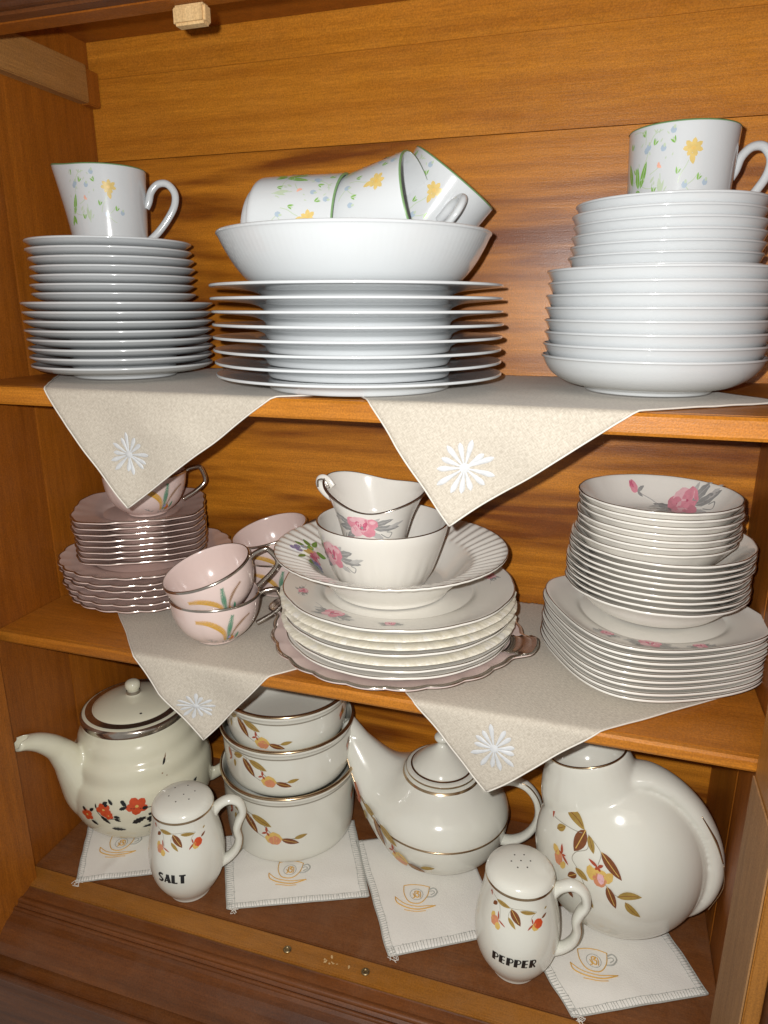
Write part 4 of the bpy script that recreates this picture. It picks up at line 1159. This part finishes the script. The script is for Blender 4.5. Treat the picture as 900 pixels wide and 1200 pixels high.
def shaker(name, loc, rot, txt, th_t, th_d, holes, label, tilt=0):
    t = thing(name, loc, label, 'shaker', None, rot)
    V, F = lathe(Ps, 112); mesh('body', V, F, M['cream'], None, t)
    V, F = lathe([(.03285, .1098), (.03290, .1107), (.0327, .1118), (.0325, .1124)], 112, None, 1); mesh('gold_line', V, F, M['gold'], None, t)
    hp = [(.0300, 0, .094), (.0370, 0, .1030), (.0480, 0, .1080), (.0585, 0, .1030), (.0620, 0, .0900), (.0570, 0, .0780), (.0545, 0, .0680), (.0560, 0, .0560), (.0530, 0, .0440), (.0450, 0, .0340), (.0340, 0, .0280)]
    V, F = sweep(cat_rom(hp, 6), [(.0075, .0058), (.0068, .0050), (.0066, .0046), (.0070, .0046), (.0074, .0044), (.0074, .0044), (.0066, .0042), (.0068, .0044), (.0066, .0046), (.0075, .0058)], 14, (0, 1, 0))
    h = mesh('handle', V, F, M['cream'], None, t)
    hq = [Vector(p) for p in ((.0480, -.0008, .1116), (.0610, -.0008, .1058), (.0664, -.0008, .0900), (.0614, -.0008, .0775), (.0588, -.0008, .0680), (.0603, -.0008, .0560), (.0572, -.0008, .0415), (.0480, -.0008, .0312))]
    V, F = sweep(cat_rom(hq, 6), [(.0007, .0007)], 6, (0, 1, 0)); mesh('gold_handle_line', V, F, M['gold'], None, h)
    outer = chaikin(Ps[3:15], 2)
    lettering(txt, .0096 if len(txt) > 4 else .0110, on_lathe(outer, th_t, .046 if len(txt) > 4 else .049, .0398), 'lettering', t)
    D = Decal(on_lathe(outer, th_d, .0965, .0340), .0003); autumn_collar(D, .000142, 370, 480); D.build('painted_leaves', t)
    Vh, Fh, pts = [], [], []
    for (x, y) in holes:
        r = math.hypot(x, y); z = interp(list(reversed(chaikin(Ps[14:], 2))), 0)
        Q = chaikin(Ps[14:], 2); zz = Q[-1][1]
        for (r0, z0), (r1, z1) in zip(Q[:-1], Q[1:]):
            if r1 <= r <= r0: zz = z0 + (z1 - z0) * (r0 - r) / (r0 - r1 + 1e-9)
        V, F = lathe([(0, .00035), (.0007, .0003), (.00085, -.0003)], 10, None, 1)
        pts.append(([(a_ + x, b_ + y, c_ + zz) for a_, b_, c_ in V], F))
    V, F, _ = join(pts); mesh('pour_holes', V, F, M['dark'], None, t)
    return t
hx = [(0, 0)] + [(.0090 * math.cos(R_(60 * i + 15)), .0090 * math.sin(R_(60 * i + 15))) for i in range(6)]
hs = [(.0135 * math.cos(R_(60 * i + 5)), .0135 * math.sin(R_(60 * i + 5))) for i in range(6)] + [(.002, -.003)]
shaker('pepper_shaker', (-.0405, .5550, .0003), R_(3), 'PEPPER', R_(-90), R_(-90), hx, 'cream shaker with handle and autumn leaves, lettered PEPPER')
shaker('salt_shaker', (-.4000, .5420, .0003), R_(30), 'SALT', R_(-112), R_(-98), hs, 'cream shaker with handle and autumn leaves, lettered SALT')

# low lamp-shaped teapot
al = thing('lamp_shaped_teapot', (-.1480, .6900, .0024), 'low cream teapot shaped like an oil lamp with gold lines and a domed lid', 'teapot')
AR = .0800
Pa = [(0, 0), (.040, 0), (.045, .004), (.062, .010), (.0745, .024), (.0790, .042), (AR, .056), (.0785, .066), (.0725, .078), (.0620, .088), (.0520, .096), (.0440, .1035), (.0430, .1070), (0, .1070)]
def amod(a, r, z):
    d = math.atan2(math.sin(a - PI), math.cos(a - PI))
    f = math.exp(-(abs(d) / .36) ** 1.7); g = math.exp(-(d / .85) ** 2)
    if z > .057: w = max(0, min(1, (r - .044) / (AR - .044))) ** 1.7
    else: w = max(0, min(1, (r - .045) / (AR - .045))) ** 1.25 if r > .045 else 0
    return r + w * (.040 * f + .008 * g), z + w * (.078 * f ** 1.35 + .006 * g)
V1, F1 = lathe(Pa, 160, amod)
sp = [Vector((-.096, 0, .112)), Vector((-.110, 0, .128)), Vector((-.1210, 0, .1420))]
V2, F2 = sweep(cat_rom(sp, 5), [(.013, .011), (.0115, .010), (.0100, .0080)], 24, (0, 1, 0))
Vj, Fj, _ = join([(V1, F1), (V2, F2)])
ab = mesh('body', Vj, Fj, M['cream'], None, al); voxel(ab, .0015, 8)
h = mesh('handle', *sweep(cat_rom([(.050, 0, .092), (.064, 0, .1035), (.082, 0, .1120), (.100, 0, .1085), (.1120, 0, .0930), (.1140, 0, .0700), (.1040, 0, .0470), (.0860, 0, .0320), (.062, 0, .0280)], 7), [(.0080, .0062), (.0072, .0052), (.0070, .0046), (.0070, .0044), (.0070, .0046), (.0080, .0062)], 16, (0, 1, 0)), M['cream'], None, al)
mesh('gold_handle_line', *sweep(cat_rom([(.082, -.0042, .1155), (.1020, -.0042, .1115), (.1150, -.0042, .0945), (.1170, -.0042, .0700), (.1075, -.0042, .0455)], 7), [(.0009, .0009)], 6, (0, 1, 0)), M['gold'], None, h)
pts = []
for i in range(96):
    a = 2 * PI * i / 96
    r, z = amod(a, AR - .0003, .0560); pts.append(Vector((r * math.cos(a), r * math.sin(a), z)))
mesh('gold_belt_line', *sweep(pts, [(.0011, .0011)], 8, (0, 0, 1), False, True), M['gold'], None, al)
lid = mesh('lid', *lathe([(0, .1075), (.0405, .1075), (.0415, .1090), (.0412, .1105), (.0385, .1118), (.0352, .1122), (.0335, .1135), (.0300, .1180), (.0220, .1255), (.0130, .1320), (.0070, .1370), (.0050, .1400), (.0060, .1430), (.0090, .1450), (.0095, .1490), (.0060, .1520), (0, .1530)], 96), M['cream'], None, al)
mesh('gold_line', *lathe([(.0418, .1086), (.0420, .1096), (.0415, .1106)], 96, None, 1), M['gold'], None, lid)
mesh('gold_line', *lathe([(.0362, .1124), (.0350, .1127), (.0343, .1134)], 96, None, 1), M['gold'], None, lid)
mesh('gold_collar_line', *lathe([(.0455, .1027), (.0445, .1040), (.0438, .1052)], 96, None, 1), M['gold'], None, al)
al.rotation_euler = (0, 0, R_(-4))
D = Decal(on_lathe(chaikin(Pa[2:7], 2), R_(-112), .041, .078, amod), .0016)
autumn_small(D, .00037); D.build('painted_leaves', al)

# round pitcher
jx, jy = .0500, .6360
jg = thing('round_pitcher', (jx, jy, .0024), 'large ball-shaped cream pitcher with autumn leaves and a looping handle', 'pitcher', None, R_(-4))
JR, JT, JZ = .0835, .0660, .0920
JV = .0920
def ell(n=48, m=64):
    V, F = [], []
    for i in range(n + 1):
        ph = -PI / 2 + PI * i / n
        for j in range(m):
            a = 2 * PI * j / m
            V.append((JR * math.cos(ph) * math.cos(a), JT * math.cos(ph) * math.sin(a), max(.0, JZ + JV * math.sin(ph))))
    for i in range(n):
        for j in range(m):
            F.append([i * m + j, i * m + (j + 1) % m, (i + 1) * m + (j + 1) % m, (i + 1) * m + j])
    F.append(list(range(m))[::-1]); F.append([n * m + j for j in range(m)])
    return V, F
e1 = ell()
# neck and pouring mouth, leaning left
nk = [Vector((-.018, 0, .128)), Vector((-.030, 0, .160)), Vector((-.036, 0, .1840)), Vector((-.040, 0, .2000))]
nkp = sweep(cat_rom(nk, 5), [(.036, .060), (.039, .054), (.0370, .0440), (.0345, .0395)], 32, (0, 1, 0))
# handle: follows the outline from the mouth over the top to the lower right
hp = [Vector((-.002, 0, .180)), Vector((.022, 0, .1850)), Vector((.048, 0, .1740)), (Vector((.070, 0, .1520))), Vector((.0850, 0, .1200)), Vector((.0880, 0, .0870)), Vector((.0780, 0, .0580)), Vector((.058, 0, .0400)), Vector((.030, 0, .0330))]
hh = sweep(cat_rom(hp, 7), [(.022, .012), (.0175, .0100), (.0150, .0095), (.0145, .0095), (.0150, .0100), (.0150, .0105), (.0140, .0100), (.010, .008)], 20, (0, 1, 0))
Vj, Fj, _ = join([e1, nkp, hh])
jb = mesh('body', Vj, Fj, M['cream'], None, jg); voxel(jb, .0016, 16)
# opening
tipc = nk[-1]; tdir = (nk[-1] - nk[-2]).normalized()
mo = sweep([tipc - tdir * .0005, tipc + tdir * .0006], [(.0310, .0330), (.0314, .0336)], 40, (0, 1, 0))
mv = sweep([tipc + tdir * .0008, tipc - tdir * .010, tipc - tdir * .022], [(.0305, .0325), (.0270, .0290), (.018, .020)], 40, (0, 1, 0), False)
ring = []
for i in range(64):
    a = 2 * PI * i / 64
    s = Vector((0, 1, 0)); q = tdir.cross(s)
    ring.append(tipc + s * (.0343 * math.cos(a)) + q * (.0385 * math.sin(a)) + tdir * .0002)
mesh('gold_mouth_line', *sweep(ring, [(.0011, .0011)], 8, (0, 0, 1), False, True), M['gold'], None, jg)
bo = jb.modifiers.new('mouth', 'BOOLEAN')
cut = mesh('cutter', *sweep([tipc + tdir * .012, tipc, tipc - tdir * .02, tipc - tdir * .04], [(.036, .0405), (.0325, .0370), (.0290, .033), (.018, .020)], 48, (0, 1, 0)), M['cream'], None, jg, True)
dg = bpy.context.evaluated_depsgraph_get()
bo.operation = 'DIFFERENCE'; bo.object = cut; bo.solver = 'EXACT'
dg = bpy.context.evaluated_depsgraph_get(); dg.update()
me_new = bpy.data.meshes.new_from_object(jb.evaluated_get(dg))
jb.modifiers.clear(); jb.data = me_new
me_new.polygons.foreach_set('use_smooth', [True] * len(me_new.polygons))
bpy.data.objects.remove(cut)
hl = [Vector((.0700, -.0115, .1610)), Vector((.0850, -.0118, .1380)), Vector((.0940, -.0118, .1150))]
mesh('gold_handle_line', *sweep(cat_rom(hl, 8), [(.0006, .0006), (.0013, .0013), (.0006, .0006)], 6, (0, 1, 0)), M['gold'], None, jg)
hl = [Vector((.0950, -.0108, .1120)), Vector((.0975, -.0108, .0860)), Vector((.0880, -.0108, .0570))]
mesh('gold_handle_line', *sweep(cat_rom(hl, 8), [(.0004, .0004), (.0006, .0006), (.0004, .0004)], 6, (0, 1, 0)), M['gold'], None, jg)
def on_ball(cx, cz):
    def fn(x, y, off):
        X, Z = cx + x, cz + y
        q = max(.02, 1 - (X / JR) ** 2 - (Z / JV) ** 2)
        Y = -JT * math.sqrt(q)
        n = Vector((X / JR ** 2, Y / JT ** 2, Z / JV ** 2)).normalized()
        p_ = Vector((X, Y, Z)) + n * off
        return (p_.x, p_.y, p_.z + JZ)
    return fn
D = Decal(on_ball(-.0210, .0215), .0008)
autumn_big(D, .000205, 270, 480); D.build('painted_leaves', jg)

# small white napkins
def small_napkin(Q, label, cup_at, cup_rot, edges, seed, scale=1.3):
    """Q: four corners back-left, front-left, front-right, back-right"""
    Q = [Vector((x, y, 0)) for x, y in Q]
    N = 44
    def P(s, t, off=0.):
        p_ = (Q[1] * (1 - s) + Q[2] * s) * (1 - t) + (Q[0] * (1 - s) + Q[3] * s) * t
        w = noise.noise(Vector((s * 2.3, t * 2.3, seed))) 
        wx = .0012 * noise.noise(Vector((s * 5, t * 5, seed + 3)))
        edge = min(s, t, 1 - s, 1 - t)
        z = .0013 + (.0007 * w + .0003 * noise.noise(Vector((s * 9, t * 6, seed + 8)))) * (1 if True else 0)
        fold = .0010 * math.exp(-((s - t * .6 - .25) / .05) ** 2)
        z = max(.0007, z + fold * .6)
        z = min(z, .0020)
        z += max(0, .0024 * (noise.noise(Vector((s * 3.1, t * 2.7, seed + 20))) + .15)) * max(0, min(1, (.50 - t) / .25))
        if edge < .03: z = .0007 + (z - .0007) * (.35 + .65 * edge / .03)
        p2 = Vector((p_.x + wx, p_.y + wx * .8, z + off))
        return p2
    V, UV, F = [], [], []
    for i in range(N + 1):
        for j in range(N + 1):
            V.append(P(i / N, j / N)); UV.append((i / N * .13, j / N * .13))
    for i in range(N):
        for j in range(N):
            a_ = i * (N + 1) + j; F.append([a_, a_ + N + 1, a_ + N + 2, a_ + 1])
    o = mesh('white_napkin', V, F, M['cotton'], None, None, True, UV)
    sd = o.modifiers.new('thickness', 'SOLIDIFY'); sd.thickness = .0009; sd.offset = -1
    T(o, label, 'napkin', 'small white napkins with an embroidered teacup')
    rn = random.Random(seed); parts = []
    for e in edges:
        def E(u, d, off=.0005):
            return {'f': P(u, d, off), 'l': P(d, u, off), 'r': P(1 - d, u, off)}[e]
        L = (E(0, 0) - E(1, 0)).length; n = int(L / .0030)
        parts.append(sweep([E(i / 40, -.004, .0001) for i in range(41)], [(.0007, .0007)], 6))
        parts.append(sweep([E(i / 40, .052) for i in range(41)], [(.00022, .00022)], 5))
        for i in range(n):
            u = (i + .5) / n; l = .048 + rn.uniform(-.008, .012)
            parts.append(sweep([E(u, .0), E(u + rn.uniform(-.006, .006), l)], [(.00032, .00028)], 5))
    Vs, Fs, _ = join(parts); mesh('hem_stitching', Vs, Fs, M['greythread'], None, o)
    for k_, e in enumerate(edges): pass
    tg = []
    for k_ in range(3):
        c_ = P(.02 + .03 * rn.random(), .0, .0)
        pts = [Vector((c_.x + rn.uniform(-.004, .006), c_.y - rn.uniform(0, .008), .0010 + rn.uniform(0, .0025))) for _ in range(5)]
        tg.append(sweep(cat_rom(pts, 5), [(.00035, .00035)], 5))
    Vs, Fs, _ = join(tg); mesh('loose_thread', Vs, Fs, M['hem'], None, o)
    # teacup outline in thread
    ca, sa = math.cos(cup_rot), math.sin(cup_rot)
    W = ((Q[2] - Q[1]).length + (Q[3] - Q[0]).length) / 2; Hh = ((Q[0] - Q[1]).length + (Q[3] - Q[2]).length) / 2
    ex_ = (Q[2] - Q[1]).normalized(); 
    c0 = P(*cup_at)
    def at(x, y):
        x, y = x * scale, y * scale
        return Vector((c0.x + x * ca - y * sa, c0.y + x * sa + y * ca, .0))
    def onz(v):
        # solve s,t roughly by projecting on the sheet
        s, t = cup_at
        for _ in range(6):
            p_ = P(s, t); du = (P(s + .01, t) - p_) / .01; dv = (P(s, t + .01) - p_) / .01
            dx, dy = v.x - p_.x, v.y - p_.y; det = du.x * dv.y - du.y * dv.x
            s += (dx * dv.y - dy * dv.x) / det; t += (du.x * dy - du.y * dx) / det
        return P(s, t, .00035)
    def stroke(pts, r, k=6): return sweep([onz(at(v.x, v.y)) for v in cat_rom([(a_, b_, 0) for a_, b_ in pts], k)], [(r * 1.3, r * 1.3)], 5)
    g = [stroke([(-.011, .009), (-.0105, .000), (-.006, -.008), (.003, -.009), (.009, -.002), (.011, .008)], .00042),
         stroke([(-.011, .009), (-.004, .0105), (.004, .0102), (.011, .008)], .00034),
         stroke([(-.018, -.004), (-.016, -.010), (-.006, -.0145), (.006, -.0150), (.016, -.011)], .0005),
         stroke([(-.018, -.004), (-.010, -.0100), (.002, -.0125), (.016, -.011)], .00036),
         stroke([(-.010, -.0165), (.000, -.0175), (.008, -.0170)], .00030),
         stroke([(-.0015, .003), (-.001, -.002), (.0015, -.003), (.002, 0), (0, .001), (.002, .003), (-.001, .0035)], .0005),
         stroke([(-.003, .0005), (-.0015, -.0030), (-.003, -.0040)], .0004), stroke([(.003, .003), (.0035, -.001), (.003, -.0035)], .0004)]
    V1, F1, _ = join(g); mesh('gold_embroidery', V1, F1, M['goldthread'], None, o)
    g = [stroke([(.0105, .005), (.015, .007), (.0175, .003), (.014, -.002), (.009, -.003)], .0006),
         stroke([(.0105, .003), (.014, .004), (.0150, .002), (.012, -.0005)], .0004),
         stroke([(.0055 * math.cos(i * PI / 6), .0058 * math.sin(i * PI / 6)) for i in range(13)], .00026, 3)]
    V1, F1, _ = join(g); mesh('grey_embroidery', V1, F1, M['greythread'], None, o)
    return o
small_napkin([(-.583, .600), (-.527, .508), (-.436, .552), (-.490, .650)], 'small white napkin under the poppy teapot, stitched hem at the front', (.42, .50), R_(22), 'fl', 1)
small_napkin([(-.404, .622), (-.345, .527), (-.205, .589), (-.262, .697)], 'small white napkin under the stacked casserole bowls, gold teacup embroidered', (.46, .40), R_(16), 'flr', 2)
small_napkin([(-.246, .664), (-.161, .525), (-.055, .587), (-.130, .725)], 'small white napkin under the lamp-shaped teapot, left of the pepper shaker', (.38, .42), R_(14), 'fl', 3)
small_napkin([(-.050, .610), (.018, .516), (.139, .578), (.080, .690)], 'small white napkin under the round pitcher, right of the pepper shaker', (.36, .42), R_(10), 'flr', 4)
